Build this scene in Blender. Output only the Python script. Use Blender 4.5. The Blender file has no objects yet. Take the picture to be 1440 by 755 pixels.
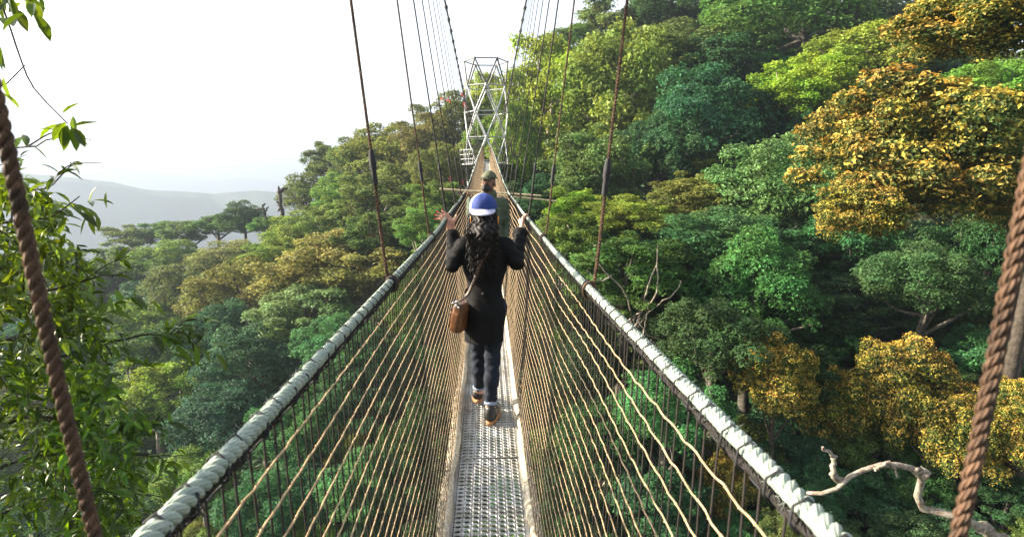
import bpy, math, random
import numpy as np
from mathutils import Vector, Matrix
R = math.radians
rng = np.random.default_rng(7)
random.seed(7)
scene = bpy.context.scene
COL = scene.collection

# ------------------------------------------------------------------ camera
F, CX, CY = 800.0, 720.0, 377.5          # photo pixels
PITCH = math.atan((CY - 250) / F)
YAW = math.atan(35 / F)


def ray(px, py):
    x, y, z = (px - CX) / F, 1.0, -(py - CY) / F
    c, s = math.cos(PITCH), math.sin(PITCH)
    y, z = y * c + z * s, z * c - y * s
    c, s = math.cos(YAW), math.sin(YAW)
    x, y = x * c + y * s, y * c - x * s
    return np.array([x / y, 1.0, z / y])


def at(px, py, Y):
    return ray(px, py) * Y


cam = bpy.data.cameras.new('camera')
cam.sensor_width = 36.0
cam.lens = F / 1440 * 36
cam.clip_start = 0.05
cam.clip_end = 40000
cam.dof.use_dof = True
cam.dof.focus_distance = 5.0
cam.dof.aperture_fstop = 9.0
camo = bpy.data.objects.new('camera', cam)
camo.rotation_euler = (math.pi / 2 - PITCH, 0, -YAW)
COL.objects.link(camo)
scene.camera = camo

# ------------------------------------------------------------------ helpers


def tag(o, label=None, cat=None, group=None, kind=None):
    if label: o['label'] = label
    if cat: o['category'] = cat
    if group: o['group'] = group
    if kind: o['kind'] = kind
    return o


def empty(name, loc=(0, 0, 0), **kw):
    o = bpy.data.objects.new(name, None)
    o.empty_display_size = 0.2
    o.location = loc
    COL.objects.link(o)
    return tag(o, **kw)


def fast_mesh(name, V, Fq, smooth=True, attrs=None):
    """V (n,3); Fq (m,4) quads or (m,3) triangles or list of both."""
    V = np.ascontiguousarray(V, dtype=np.float32)
    blocks = Fq if isinstance(Fq, list) and isinstance(Fq[0], np.ndarray) and Fq[0].ndim == 2 else [Fq]
    blocks = [np.asarray(b, dtype=np.int32) for b in blocks if len(b)]
    me = bpy.data.meshes.new(name)
    me.vertices.add(len(V))
    me.vertices.foreach_set('co', V.ravel())
    tot = np.concatenate([np.full(len(b), b.shape[1], np.int32) for b in blocks])
    idx = np.concatenate([b.ravel() for b in blocks])
    me.loops.add(len(idx))
    me.loops.foreach_set('vertex_index', idx)
    me.polygons.add(len(tot))
    st = np.zeros(len(tot), np.int32)
    st[1:] = np.cumsum(tot)[:-1]
    me.polygons.foreach_set('loop_start', st)
    me.polygons.foreach_set('loop_total', tot)
    me.polygons.foreach_set('use_smooth', np.full(len(tot), smooth))
    for k, a in (attrs or {}).items():
        a = np.asarray(a, np.float32)
        if a.ndim == 1:
            at_ = me.attributes.new(k, 'FLOAT', 'POINT')
            at_.data.foreach_set('value', a)
        else:
            at_ = me.attributes.new(k, 'FLOAT_VECTOR', 'POINT')
            at_.data.foreach_set('vector', a.ravel())
    me.update(calc_edges=True)
    me.validate()
    return me


class MB:
    """collects pieces of ONE mesh object"""

    def __init__(self):
        self.v, self.q, self.t, self.n, self.uv = [], [], [], 0, []

    def add(self, V, q=None, t=None, uv=None):
        V = np.asarray(V, float).reshape(-1, 3)
        if q is not None and len(q): self.q.append(np.asarray(q, int) + self.n)
        if t is not None and len(t): self.t.append(np.asarray(t, int) + self.n)
        self.v.append(V)
        self.uv.append(np.zeros((len(V), 3)) if uv is None else uv)
        self.n += len(V)
        return self

    def mesh(self, name, smooth=True):
        b = []
        if self.q: b.append(np.concatenate(self.q))
        if self.t: b.append(np.concatenate(self.t))
        return fast_mesh(name, np.concatenate(self.v), b, smooth, {'tuv': np.concatenate(self.uv)})

    def build(self, name, mat, parent=None, smooth=True):
        return link(name, self.mesh(name, smooth), mat, parent)

    # ---- shapes
    def tube(self, P, r, sides=8, caps=True, seam=False):
        P = np.asarray(P, float)
        n = len(P)
        r = np.broadcast_to(np.asarray(r, float), (n,)) if np.ndim(r) < 2 else r
        T = np.gradient(P, axis=0)
        T /= np.linalg.norm(T, axis=1)[:, None] + 1e-12
        up = np.array([0, 0, 1.0]) if abs(T[0][2]) < .9 else np.array([1.0, 0, 0])
        N = np.zeros_like(P)
        u = up - T[0] * np.dot(up, T[0])
        u /= np.linalg.norm(u)
        N[0] = u
        for i in range(1, n):
            u = u - T[i] * np.dot(u, T[i])
            u = u / (np.linalg.norm(u) + 1e-12)
            N[i] = u
        B = np.cross(T, N)
        m = sides + 1 if seam else sides
        a = np.arange(m) * 2 * math.pi / sides
        ring = (N[:, None, :] * np.cos(a)[None, :, None] + B[:, None, :] * np.sin(a)[None, :, None]) * r[:, None, None]
        V = (P[:, None, :] + ring).reshape(-1, 3)
        L = np.concatenate([[0], np.cumsum(np.linalg.norm(np.diff(P, axis=0), axis=1))])
        uv = np.stack([np.tile(a, n), np.repeat(L, m), np.zeros(n * m)], 1)
        i = np.arange(n - 1)[:, None]
        j = np.arange(sides)[None, :]
        j2 = j + 1 if seam else (j + 1) % sides
        q = np.stack([i * m + j, i * m + j2, (i + 1) * m + j2, (i + 1) * m + j], -1).reshape(-1, 4)
        self.add(V, q=q, uv=uv)
        if caps:
            for k, fl in ((0, True), (n - 1, False)):
                ringv = V[k * m:k * m + sides]
                c = P[k]
                t = [(sides, (s + 1) % sides, s) if fl else (sides, s, (s + 1) % sides) for s in range(sides)]
                self.add(np.vstack([ringv, c]), t=t)
        return self

    def box(self, c, s, rot=None, bevel=0.0):
        c, s = np.asarray(c, float), np.asarray(s, float) / 2
        if bevel <= 0:
            V = np.array([[x, y, z] for x in (-1, 1) for y in (-1, 1) for z in (-1, 1)]) * s
            q = [(0, 1, 3, 2), (4, 6, 7, 5), (0, 4, 5, 1), (2, 3, 7, 6), (0, 2, 6, 4), (1, 5, 7, 3)]
        else:
            # rounded box from a subdivided cube
            g = np.linspace(-1, 1, 7)
            V, q = [], []
            for ax in range(3):
                for sg in (-1, 1):
                    o = len(V)
                    for a in g:
                        for b in g:
                            p = [0, 0, 0]
                            p[ax] = sg; p[(ax + 1) % 3] = a; p[(ax + 2) % 3] = b
                            V.append(p)
                    for i in range(6):
                        for j in range(6):
                            f = [o + i * 7 + j, o + (i + 1) * 7 + j, o + (i + 1) * 7 + j + 1, o + i * 7 + j + 1]
                            q.append(f if sg > 0 else f[::-1])
            V = np.array(V) * (s)
            inner = np.maximum(s - bevel, 1e-4)
            core = np.clip(V, -inner, inner)
            d = V - core
            ln = np.linalg.norm(d, axis=1)[:, None]
            V = np.where(ln > 1e-9, core + d / np.maximum(ln, 1e-9) * np.minimum(bevel, s.min()), V)
        if rot is not None:
            V = V @ np.array(rot).T
        self.add(V + c, q=q)
        return self

    def bar(self, a, b, r, sides=8):
        return self.tube([a, b], r, sides)

    def ball(self, c, r, n=8):
        r = np.broadcast_to(np.asarray(r, float), (3,))
        V, q = [], []
        for i in range(n + 1):
            th = math.pi * i / n
            for j in range(2 * n):
                ph = math.pi * j / n
                V.append((math.sin(th) * math.cos(ph), math.sin(th) * math.sin(ph), math.cos(th)))
        for i in range(n):
            for j in range(2 * n):
                j2 = (j + 1) % (2 * n)
                q.append((i * 2 * n + j, (i + 1) * 2 * n + j, (i + 1) * 2 * n + j2, i * 2 * n + j2))
        self.add(np.array(V) * r + np.asarray(c, float), q=q)
        return self


def link(name, me, mat, parent=None):
    o = bpy.data.objects.new(name, me)
    if mat is not None and len(me.materials) == 0: me.materials.append(mat)
    COL.objects.link(o)
    if parent is not None: o.parent = parent
    return o


def spline(keys, t):
    k = np.asarray(keys, float)
    x, y = k[:, 0], k[:, 1]
    m = np.gradient(y, x)
    sc_ = np.ndim(t) == 0
    t = np.atleast_1d(np.asarray(t, float))
    i = np.clip(np.searchsorted(x, t) - 1, 0, len(x) - 2)
    h = x[i + 1] - x[i]
    s = (t - x[i]) / h
    lo, hi = t < x[0], t > x[-1]
    r = ((2 * s**3 - 3 * s**2 + 1) * y[i] + (s**3 - 2 * s**2 + s) * h * m[i] + (-2 * s**3 + 3 * s**2) * y[i + 1] + (s**3 - s**2) * h * m[i + 1])
    r = np.where(lo, y[0] + (t - x[0]) * m[0], r)
    r = np.where(hi, y[-1] + (t - x[-1]) * m[-1], r)
    return float(r[0]) if sc_ else r


def smooth_path(P, n):
    P = np.asarray(P, float)
    d = np.concatenate([[0], np.cumsum(np.linalg.norm(np.diff(P, axis=0), axis=1))])
    t = np.linspace(0, d[-1], n)
    return np.stack([spline(np.stack([d, P[:, k]], 1), t) for k in range(3)], 1)


# ------------------------------------------------------------------ materials
def mat_new(name):
    m = bpy.data.materials.new(name)
    m.use_nodes = True
    nt = m.node_tree
    nt.nodes.clear()
    out = nt.nodes.new('ShaderNodeOutputMaterial')
    return m, nt, out


def N(nt, t, **kw):
    n = nt.nodes.new(t)
    for k, v in kw.items(): setattr(n, k, v)
    return n


def surf(name, col, rough=.7, metal=0., var=.25, scale=30., bump=.2, bscale=None, col2=None, spec=.5, dist=.01, coords='Object', sheen=0.):
    m, nt, out = mat_new(name)
    tc = N(nt, 'ShaderNodeTexCoord')
    nz = N(nt, 'ShaderNodeTexNoise')
    nz.inputs['Scale'].default_value = scale
    nz.inputs['Detail'].default_value = 6
    nt.links.new(tc.outputs[coords], nz.inputs['Vector'])
    cr = N(nt, 'ShaderNodeValToRGB')
    c2 = col2 or tuple(c * (1 - var) for c in col)
    c1 = col if col2 else tuple(min(1, c * (1 + var)) for c in col)
    cr.color_ramp.elements[0].position = .35
    cr.color_ramp.elements[1].position = .65
    cr.color_ramp.elements[0].color = (*c2, 1)
    cr.color_ramp.elements[1].color = (*c1, 1)
    nt.links.new(nz.outputs['Fac'], cr.inputs['Fac'])
    p = N(nt, 'ShaderNodeBsdfPrincipled')
    p.inputs['Roughness'].default_value = rough
    p.inputs['Metallic'].default_value = metal
    p.inputs['Specular IOR Level'].default_value = spec
    p.inputs['Sheen Weight'].default_value = sheen
    nt.links.new(cr.outputs['Color'], p.inputs['Base Color'])
    if bump:
        nb = N(nt, 'ShaderNodeTexNoise')
        nb.inputs['Scale'].default_value = bscale or scale * 3
        nb.inputs['Detail'].default_value = 5
        nt.links.new(tc.outputs[coords], nb.inputs['Vector'])
        b = N(nt, 'ShaderNodeBump')
        b.inputs['Strength'].default_value = bump
        b.inputs['Distance'].default_value = dist
        nt.links.new(nb.outputs['Fac'], b.inputs['Height'])
        nt.links.new(b.outputs['Normal'], p.inputs['Normal'])
    nt.links.new(p.outputs[0], out.inputs['Surface'])
    return m


def rope_mat(name, col, col2, freq=9, slant=700., bump=.6, rough=.75, dist=.002, metal=0.):
    """yarn lines running along a twisted strand, from the tube's own coordinates"""
    m, nt, out = mat_new(name)
    a = N(nt, 'ShaderNodeAttribute', attribute_name='tuv')
    sx = N(nt, 'ShaderNodeSeparateXYZ')
    nt.links.new(a.outputs['Vector'], sx.inputs[0])
    m1 = N(nt, 'ShaderNodeMath', operation='MULTIPLY'); m1.inputs[1].default_value = freq
    m2 = N(nt, 'ShaderNodeMath', operation='MULTIPLY'); m2.inputs[1].default_value = slant
    ad = N(nt, 'ShaderNodeMath', operation='ADD')
    sn = N(nt, 'ShaderNodeMath', operation='SINE')
    nt.links.new(sx.outputs[0], m1.inputs[0]); nt.links.new(sx.outputs[1], m2.inputs[0])
    nt.links.new(m1.outputs[0], ad.inputs[0]); nt.links.new(m2.outputs[0], ad.inputs[1])
    nt.links.new(ad.outputs[0], sn.inputs[0])
    tc = N(nt, 'ShaderNodeTexCoord')
    nz = N(nt, 'ShaderNodeTexNoise'); nz.inputs['Scale'].default_value = 55; nz.inputs['Detail'].default_value = 9; nz.inputs['Roughness'].default_value = .7
    nt.links.new(tc.outputs['Object'], nz.inputs['Vector'])
    cr = N(nt, 'ShaderNodeValToRGB')
    cr.color_ramp.elements[0].position = .33; cr.color_ramp.elements[1].position = .62
    cr.color_ramp.elements[0].color = (*col2, 1); cr.color_ramp.elements[1].color = (*col, 1)
    nt.links.new(nz.outputs['Fac'], cr.inputs['Fac'])
    p = N(nt, 'ShaderNodeBsdfPrincipled')
    p.inputs['Roughness'].default_value = rough
    p.inputs['Metallic'].default_value = metal
    p.inputs['Specular IOR Level'].default_value = .3
    nt.links.new(cr.outputs['Color'], p.inputs['Base Color'])
    b = N(nt, 'ShaderNodeBump'); b.inputs['Strength'].default_value = bump; b.inputs['Distance'].default_value = dist
    nt.links.new(sn.outputs[0], b.inputs['Height'])  # weight of the painted sun gold: outer, upward leaves
    nt.links.new(b.outputs['Normal'], p.inputs['Normal'])
    nt.links.new(p.outputs[0], out.inputs['Surface'])
    return m


def leaf_mat(name, sunlit_gold=None, trans=.35, rough=.45, spec=.4, lo=.55, hi=1.35, blotch=1.5):
    """leaf colour comes from the object's own colour; every leaf varies a little; young = sun colour painted on outer, upward leaves"""
    m, nt, out = mat_new(name)
    oi = N(nt, 'ShaderNodeObjectInfo')
    g = N(nt, 'ShaderNodeNewGeometry')
    col = oi.outputs['Color']
    if sunlit_gold:
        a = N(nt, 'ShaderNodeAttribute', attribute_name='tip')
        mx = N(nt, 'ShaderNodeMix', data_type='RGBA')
        mx.inputs['B'].default_value = (*sunlit_gold, 1)
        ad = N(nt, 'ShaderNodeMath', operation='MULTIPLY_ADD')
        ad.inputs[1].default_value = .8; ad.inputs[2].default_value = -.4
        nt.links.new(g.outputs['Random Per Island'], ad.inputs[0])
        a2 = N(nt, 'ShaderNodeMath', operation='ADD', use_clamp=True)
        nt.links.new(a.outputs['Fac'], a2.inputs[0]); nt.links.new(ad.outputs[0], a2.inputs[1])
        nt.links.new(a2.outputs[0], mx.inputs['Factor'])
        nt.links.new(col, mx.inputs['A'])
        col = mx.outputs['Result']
    tc = N(nt, 'ShaderNodeTexCoord')
    nz = N(nt, 'ShaderNodeTexNoise'); nz.inputs['Scale'].default_value = blotch; nz.inputs['Detail'].default_value = 2
    nt.links.new(tc.outputs['Object'], nz.inputs['Vector'])
    mr = N(nt, 'ShaderNodeMapRange')
    mr.inputs['To Min'].default_value = lo; mr.inputs['To Max'].default_value = hi
    nt.links.new(g.outputs['Random Per Island'], mr.inputs['Value'])
    hs = N(nt, 'ShaderNodeHueSaturation')
    mh = N(nt, 'ShaderNodeMapRange')
    mh.inputs['From Min'].default_value = .3; mh.inputs['From Max'].default_value = .7
    mh.inputs['To Min'].default_value = .478; mh.inputs['To Max'].default_value = .522
    nt.links.new(nz.outputs['Fac'], mh.inputs['Value'])
    nt.links.new(mh.outputs[0], hs.inputs['Hue'])
    n4 = N(nt, 'ShaderNodeTexNoise'); n4.inputs['Scale'].default_value = 3.6; n4.inputs['Detail'].default_value = 1
    nt.links.new(tc.outputs['Object'], n4.inputs['Vector'])
    m4 = N(nt, 'ShaderNodeMapRange')
    m4.inputs['From Min'].default_value = .32; m4.inputs['From Max'].default_value = .68
    m4.inputs['To Min'].default_value = .68; m4.inputs['To Max'].default_value = 1.4
    nt.links.new(n4.outputs['Fac'], m4.inputs['Value'])
    mm = N(nt, 'ShaderNodeMath', operation='MULTIPLY')
    nt.links.new(mr.outputs[0], mm.inputs[0]); nt.links.new(m4.outputs[0], mm.inputs[1])
    nt.links.new(mm.outputs[0], hs.inputs['Value'])
    nt.links.new(col, hs.inputs['Color'])
    p = N(nt, 'ShaderNodeBsdfPrincipled')
    p.inputs['Roughness'].default_value = rough
    p.inputs['Specular IOR Level'].default_value = spec
    nt.links.new(hs.outputs[0], p.inputs['Base Color'])
    t = N(nt, 'ShaderNodeBsdfTranslucent')
    h2 = N(nt, 'ShaderNodeHueSaturation')
    h2.inputs['Hue'].default_value = .47; h2.inputs['Value'].default_value = 1.5; h2.inputs['Saturation'].default_value = 1.1
    nt.links.new(hs.outputs[0], h2.inputs['Color'])
    nt.links.new(h2.outputs[0], t.inputs['Color'])
    mix = N(nt, 'ShaderNodeMixShader'); mix.inputs[0].default_value = trans
    nt.links.new(p.outputs[0], mix.inputs[1]); nt.links.new(t.outputs[0], mix.inputs[2])
    nt.links.new(mix.outputs[0], out.inputs['Surface'])
    return m


M = dict(
    leaf=leaf_mat('forest_leaf', trans=.3, rough=.6, spec=.18),
    gold=leaf_mat('golden_leaf', sunlit_gold=(.47, .345, .065), trans=.22, rough=.55, spec=.2),  # sunlit gold painted over the green crown colour
    near=leaf_mat('broad_leaf', trans=.38, rough=.3, spec=.5, lo=.35, hi=1.5),
    red=leaf_mat('red_flower', trans=.3),
    bark=surf('grey_bark', (.085, .075, .06), .9, var=.4, scale=6, bump=.6, dist=.05),
    darkbark=surf('dark_bark', (.05, .04, .03), .9, var=.4, scale=6, bump=.6, dist=.05),
    pale=surf('lichen_bark', (.34, .31, .25), .9, col2=(.16, .12, .09), scale=9, bump=.8, dist=.03),
    soil=surf('forest_floor', (.018, .026, .012), .95, var=.5, scale=.6, bump=.5, dist=.3),
    hill=surf('far_forest', (.05, .075, .04), .95, var=.3, scale=.01, bump=.3, dist=20),
    rail=rope_mat('white_rope', (.33, .375, .315), (.20, .27, .235), freq=7, slant=420., bump=.35),
    brown=rope_mat('brown_rope', (.15, .085, .05), (.03, .02, .015), freq=6, slant=900., bump=.7, dist=.0015),
    blackrope=rope_mat('dark_rope', (.03, .026, .024), (.015, .013, .012), freq=5, slant=500.),
    tan=surf('tan_cord', (.38, .275, .155), .85, var=.3, scale=60, bump=.3, dist=.002),
    darkcord=surf('dark_cord', (.020, .015, .012), .85, var=.3, scale=60, bump=.3, dist=.002),
    lash=surf('black_lashing', (.02, .02, .024), .8, var=.3, scale=90, bump=.3, dist=.002),
    webbing=surf('cream_webbing', (.62, .56, .44), .85, col2=(.32, .27, .18), scale=45, bump=.9, bscale=120, dist=.006),
    alu=surf('aluminium_tread', (.50, .505, .50), .46, metal=.6, col2=(.30, .29, .26), scale=9, bump=.25, bscale=60, dist=.003),
    galv=surf('galvanised_steel', (.40, .41, .42), .45, metal=.35, var=.18, scale=8, bump=.1),
    darksteel=surf('weathered_steel', (.10, .095, .09), .5, metal=.6, var=.3, scale=20, bump=.1),
    wood=surf('bamboo_pole', (.50, .40, .25), .7, var=.25, scale=18, bump=.2),
    skin=surf('skin', (.52, .29, .20), .5, var=.08, scale=20, bump=.05, spec=.4),
    skin2=surf('dark_skin', (.17, .085, .05), .5, var=.1, scale=20, bump=.05, spec=.4),
    nail=surf('red_nail', (.6, .02, .04), .25, var=.05, bump=0),
    hair=surf('black_hair', (.010, .008, .007), .55, var=.4, scale=40, bump=.3, spec=.22, dist=.004),
    coat=surf('black_cotton', (.0045, .0045, .0052), .8, var=.25, scale=14, bump=.35, bscale=22, dist=.012, spec=.2, sheen=.0),
    jeans=surf('dark_denim', (.004, .009, .022), .9, var=.35, scale=30, bump=.3, bscale=25, dist=.01),
    cuff=surf('pale_denim', (.20, .26, .36), .8, var=.2, scale=40, bump=.2, dist=.003),
    shoe=surf('black_leather', (.014, .013, .013), .42, var=.3, scale=30, bump=.15, dist=.003),
    sole=surf('tan_sole', (.30, .145, .06), .6, var=.2, scale=40, bump=.2, dist=.003),
    capblue=surf('blue_cotton', (.012, .036, .19), .8, var=.15, scale=40, bump=.2, dist=.003),
    capwhite=surf('lilac_white_cotton', (.42, .42, .58), .8, var=.08, scale=40, bump=.15, dist=.003),
    leather=surf('brown_leather', (.17, .075, .03), .38, col2=(.07, .03, .015), scale=14, bump=.25, dist=.004),
    strap=surf('dark_brown_strap', (.06, .032, .022), .5, var=.3, scale=40, bump=.15, dist=.003),
    chrome=surf('bright_buckle', (.75, .73, .7), .25, metal=1., var=.1, bump=0),
    olive=surf('olive_uniform', (.058, .085, .052), .8, var=.25, scale=14, bump=.35, bscale=22, dist=.01),
    olivecap=surf('olive_cap', (.075, .085, .045), .8, var=.25, scale=30, bump=.2, dist=.004),
    mask=surf('black_mask', (.013, .013, .014), .75, var=.2, bump=.15, dist=.003),
    eye=surf('eye', (.02, .015, .012), .15, bump=0),
)


# ------------------------------------------------------------------ signed-distance bodies
class Body:
    """one continuous surface from blended tapered limbs and ellipsoids"""

    def __init__(self, lo, hi, h):
        self.lo = np.array(lo, float)
        self.h = h
        self.n = np.ceil((np.array(hi) - self.lo) / h).astype(int) + 1
        self.D = np.full(self.n, .2, np.float32)

    def _sub(self, lo, hi):
        a = np.clip(np.floor((np.array(lo) - self.lo) / self.h).astype(int), 0, self.n)
        b = np.clip(np.ceil((np.array(hi) - self.lo) / self.h).astype(int) + 1, 0, self.n)
        ax = [self.lo[k] + np.arange(a[k], b[k]) * self.h for k in range(3)]
        return tuple(slice(a[k], b[k]) for k in range(3)), np.meshgrid(*ax, indexing='ij')

    def _join(self, sl, d, k, cut=False):
        o = self.D[sl]
        if cut:
            self.D[sl] = np.maximum(o, -d)
            return
        hh = np.clip(.5 + .5 * (o - d) / k, 0, 1)
        self.D[sl] = o * (1 - hh) + d * hh - k * hh * (1 - hh)

    def limb(self, a, b, ra, rb, k=.02, cut=False):
        a, b = np.array(a, float), np.array(b, float)
        r = max(ra, rb) + k * 1.5 + .03
        sl, (X, Y, Z) = self._sub(np.minimum(a, b) - r, np.maximum(a, b) + r)
        if X.size == 0: return self
        ab = b - a
        t = np.clip(((X - a[0]) * ab[0] + (Y - a[1]) * ab[1] + (Z - a[2]) * ab[2]) / max(ab @ ab, 1e-9), 0, 1)
        d = np.sqrt((X - a[0] - t * ab[0])**2 + (Y - a[1] - t * ab[1])**2 + (Z - a[2] - t * ab[2])**2) - (ra + (rb - ra) * t)
        self._join(sl, d, k, cut)
        return self

    def ell(self, c, r, k=.02, rot=None, cut=False):
        c, r = np.array(c, float), np.array(r, float)
        m = r.max() + k * 1.5 + .03
        sl, (X, Y, Z) = self._sub(c - m, c + m)
        if X.size == 0: return self
        P = np.stack([X - c[0], Y - c[1], Z - c[2]], -1)
        if rot is not None: P = P @ np.array(rot)
        q = P / r
        l = np.linalg.norm(q, axis=-1)
        g = np.linalg.norm(q / r, axis=-1) + 1e-9
        d = l * (l - 1) / g
        self._join(sl, d, k, cut)
        return self

    def half(self, axis, v, keep_below=True):
        ax = [self.lo[k] + np.arange(self.n[k]) * self.h for k in range(3)]
        c = ax[axis].reshape([-1 if k == axis else 1 for k in range(3)])
        self.D = np.maximum(self.D, (c - v) if keep_below else (v - c)).astype(np.float32)
        return self

    def shell(self, t):
        self.D = np.maximum(self.D, -(self.D + t)).astype(np.float32)
        return self

    def fold(self, fn):
        ax = [self.lo[k] + np.arange(self.n[k]) * self.h for k in range(3)]
        X, Y, Z = np.meshgrid(*ax, indexing='ij')
        self.D += fn(X, Y, Z).astype(np.float32)
        return self

    def mesh(self, name):
        D, n = self.D, self.n
        S = D < 0
        cnt = np.zeros(n - 1, np.int8)
        for dx in (0, 1):
            for dy in (0, 1):
                for dz in (0, 1):
                    cnt += S[dx:n[0] - 1 + dx, dy:n[1] - 1 + dy, dz:n[2] - 1 + dz]
        act = (cnt > 0) & (cnt < 8)
        I = np.argwhere(act)
        idm = np.full(n - 1, -1, np.int64)
        idm[act] = np.arange(len(I))
        acc = np.zeros((len(I), 3)); w = np.zeros(len(I))
        cor = [np.array(c) for c in [(0, 0, 0), (1, 0, 0), (0, 1, 0), (1, 1, 0), (0, 0, 1), (1, 0, 1), (0, 1, 1), (1, 1, 1)]]
        for i in range(8):
            for j in range(i + 1, 8):
                if np.abs(cor[i] - cor[j]).sum() != 1: continue
                a = D[tuple((I + cor[i]).T)]; b = D[tuple((I + cor[j]).T)]
                x = (a < 0) != (b < 0)
                t = np.where(x, a / np.where(x, a - b, 1), 0)
                p = cor[i] + t[:, None] * (cor[j] - cor[i])
                acc += np.where(x[:, None], p, 0); w += x
        V = (I + acc / w[:, None]) * self.h + self.lo
        quads = []
        for ax in range(3):
            e = [0, 0, 0]; e[ax] = 1
            u, v = (ax + 1) % 3, (ax + 2) % 3
            s0 = S[tuple(slice(0, n[k] - 1) if k == ax else slice(0, n[k]) for k in range(3))]
            s1 = S[tuple(slice(1, n[k]) if k == ax else slice(0, n[k]) for k in range(3))]
            E = np.argwhere(s0 != s1)
            E = E[(E[:, u] > 0) & (E[:, v] > 0) & (E[:, u] < n[u] - 1) & (E[:, v] < n[v] - 1)]
            if not len(E): continue
            du = np.zeros(3, int); du[u] = 1
            dv = np.zeros(3, int); dv[v] = 1
            q = np.stack([idm[tuple((E - du - dv).T)], idm[tuple((E - dv).T)], idm[tuple(E.T)], idm[tuple((E - du).T)]], 1)
            inside = S[tuple(E.T)]
            q = np.where(inside[:, None], q, q[:, ::-1])
            quads.append(q)
        return fast_mesh(name, V, np.concatenate(quads), True)


#SECTION: bridge
# ------------------------------------------------------------------ the hanging bridge
RAIL = [(-2.5, -.27), (0, -.305), (1, -.316), (2.8, -.318), (4.2, -.295), (6, -.25), (8, -.195), (12, .06), (19, .60), (30, 1.42), (44, 2.5)]
CABLE_Z = [(-3, 6.7), (8, 6.3), (18.3, 5.75), (29, 5.2), (35, 4.65), (41, 3.9), (45.6, 3.2)]
CABLE_XR = {1: .715, -1: .90}
CABLE_X = [(-3, .75), (1, .9), (2.2, .99), (5, 1.25), (10, 1.32), (18, 1.32), (29, 1.32), (35, 1.29), (41, 1.12), (45.6, .82)]
Y0, Y1 = -1.2, 44.2


def rail_z(y): return spline(RAIL, y)
def deck_z(y): return spline(RAIL, y) - 1.47
def rail_x(y): return .30 - .10 * np.clip((np.asarray(y) - 36) / 8, 0, 1)


def rope_strands(mb, P, R_, pitch, sides=8, nstr=3, seg=12, phase=0.):
    """a laid rope of nstr strands twisted about path P (dense points)"""
    P = np.asarray(P, float)
    d = np.concatenate([[0], np.cumsum(np.linalg.norm(np.diff(P, axis=0), axis=1))])
    n = max(4, int(d[-1] / pitch * seg))
    t = np.linspace(0, d[-1], n)
    Q = np.stack([np.interp(t, d, P[:, k]) for k in range(3)], 1)
    T = np.gradient(Q, axis=0); T /= np.linalg.norm(T, axis=1)[:, None]
    up = np.array([0, 0, 1.]) if abs(T[0][2]) < .8 else np.array([0, 1., 0])
    Nn = up - T * (T @ up)[:, None]; Nn /= np.linalg.norm(Nn, axis=1)[:, None]
    B = np.cross(T, Nn)
    for s in range(nstr):
        a = phase + 2 * math.pi * (t / pitch + s / nstr)
        C = Q + (Nn * np.cos(a)[:, None] + B * np.sin(a)[:, None]) * R_ * .56
        mb.tube(C, R_ * .50 * (1 + .05 * np.sin(t * 61 + s * 2) + .04 * np.sin(t * 23.7 + s)), sides, caps=True, seam=True)
    return mb


bridge = empty('rope_bridge', (0, 0, float(deck_z(0))), label='long narrow hanging rope bridge with net sides and metal plank deck', cat='bridge')
def bp(o): o.parent = bridge; o.matrix_parent_inverse = Matrix.Translation(-Vector(bridge.location)); return o

# deck panels: pressed metal treads with rows of oval slots
PL, HW = 1.55, .185


def deck_panel_mesh(length):
    mb = MB()
    ncol, cw = 8, 2 * HW / 8
    nrow = int(round(length / .040)); rh = length / nrow
    ang = np.arange(16) * 2 * math.pi / 16 + math.pi / 16
    ca, sa = np.cos(ang), np.sin(ang)
    sq = np.stack([np.clip(ca * 1.5, -1, 1) * cw / 2, np.clip(sa * 1.5, -1, 1) * rh / 2], 1)
    ov1 = np.stack([np.sign(ca) * np.abs(ca)**.7 * cw * .40, np.sign(sa) * np.abs(sa)**.9 * rh * .40], 1)
    ov0 = np.stack([np.sign(ca) * np.abs(ca)**.7 * cw * .32, np.sign(sa) * np.abs(sa)**.9 * rh * .29], 1)
    cell = np.vstack([np.c_[sq, np.zeros(16)], np.c_[ov1, np.full(16, .006)], np.c_[ov0, np.full(16, .002)], np.c_[ov0, np.full(16, -.003)]])
    q = []
    for l in range(3):
        for i in range(16):
            j = (i + 1) % 16
            q.append((l * 16 + i, l * 16 + j, (l + 1) * 16 + j, (l + 1) * 16 + i))
    q = np.array(q)
    for r in range(nrow):
        for c in range(ncol):
            mb.add(cell + np.array([-HW + (c + .5) * cw, (r + .5) * rh - length / 2, 0]), q=q)
    for s in (-1, 1):
        mb.box((s * (HW + .012), 0, -.018), (.02, length, .05))
    for y in (-.5, -.17, .17, .5):
        mb.box((0, y * length * .92, -.034), (2 * HW, .03, .03))
    return mb.mesh('deck_panel', smooth=False)


pm = deck_panel_mesh(PL - .022)
y = 3.42 - PL * 3
while y < Y1:
    yc = y + PL / 2
    za, zb = float(deck_z(y)), float(deck_z(y + PL))
    o = link('deck_panel', pm, M['alu'])
    o.location = (0, yc, (za + zb) / 2)
    o.rotation_euler = (math.atan2(zb - za, PL), R(random.uniform(-.8, .8)), 0)
    bp(o)
    y += PL

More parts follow.
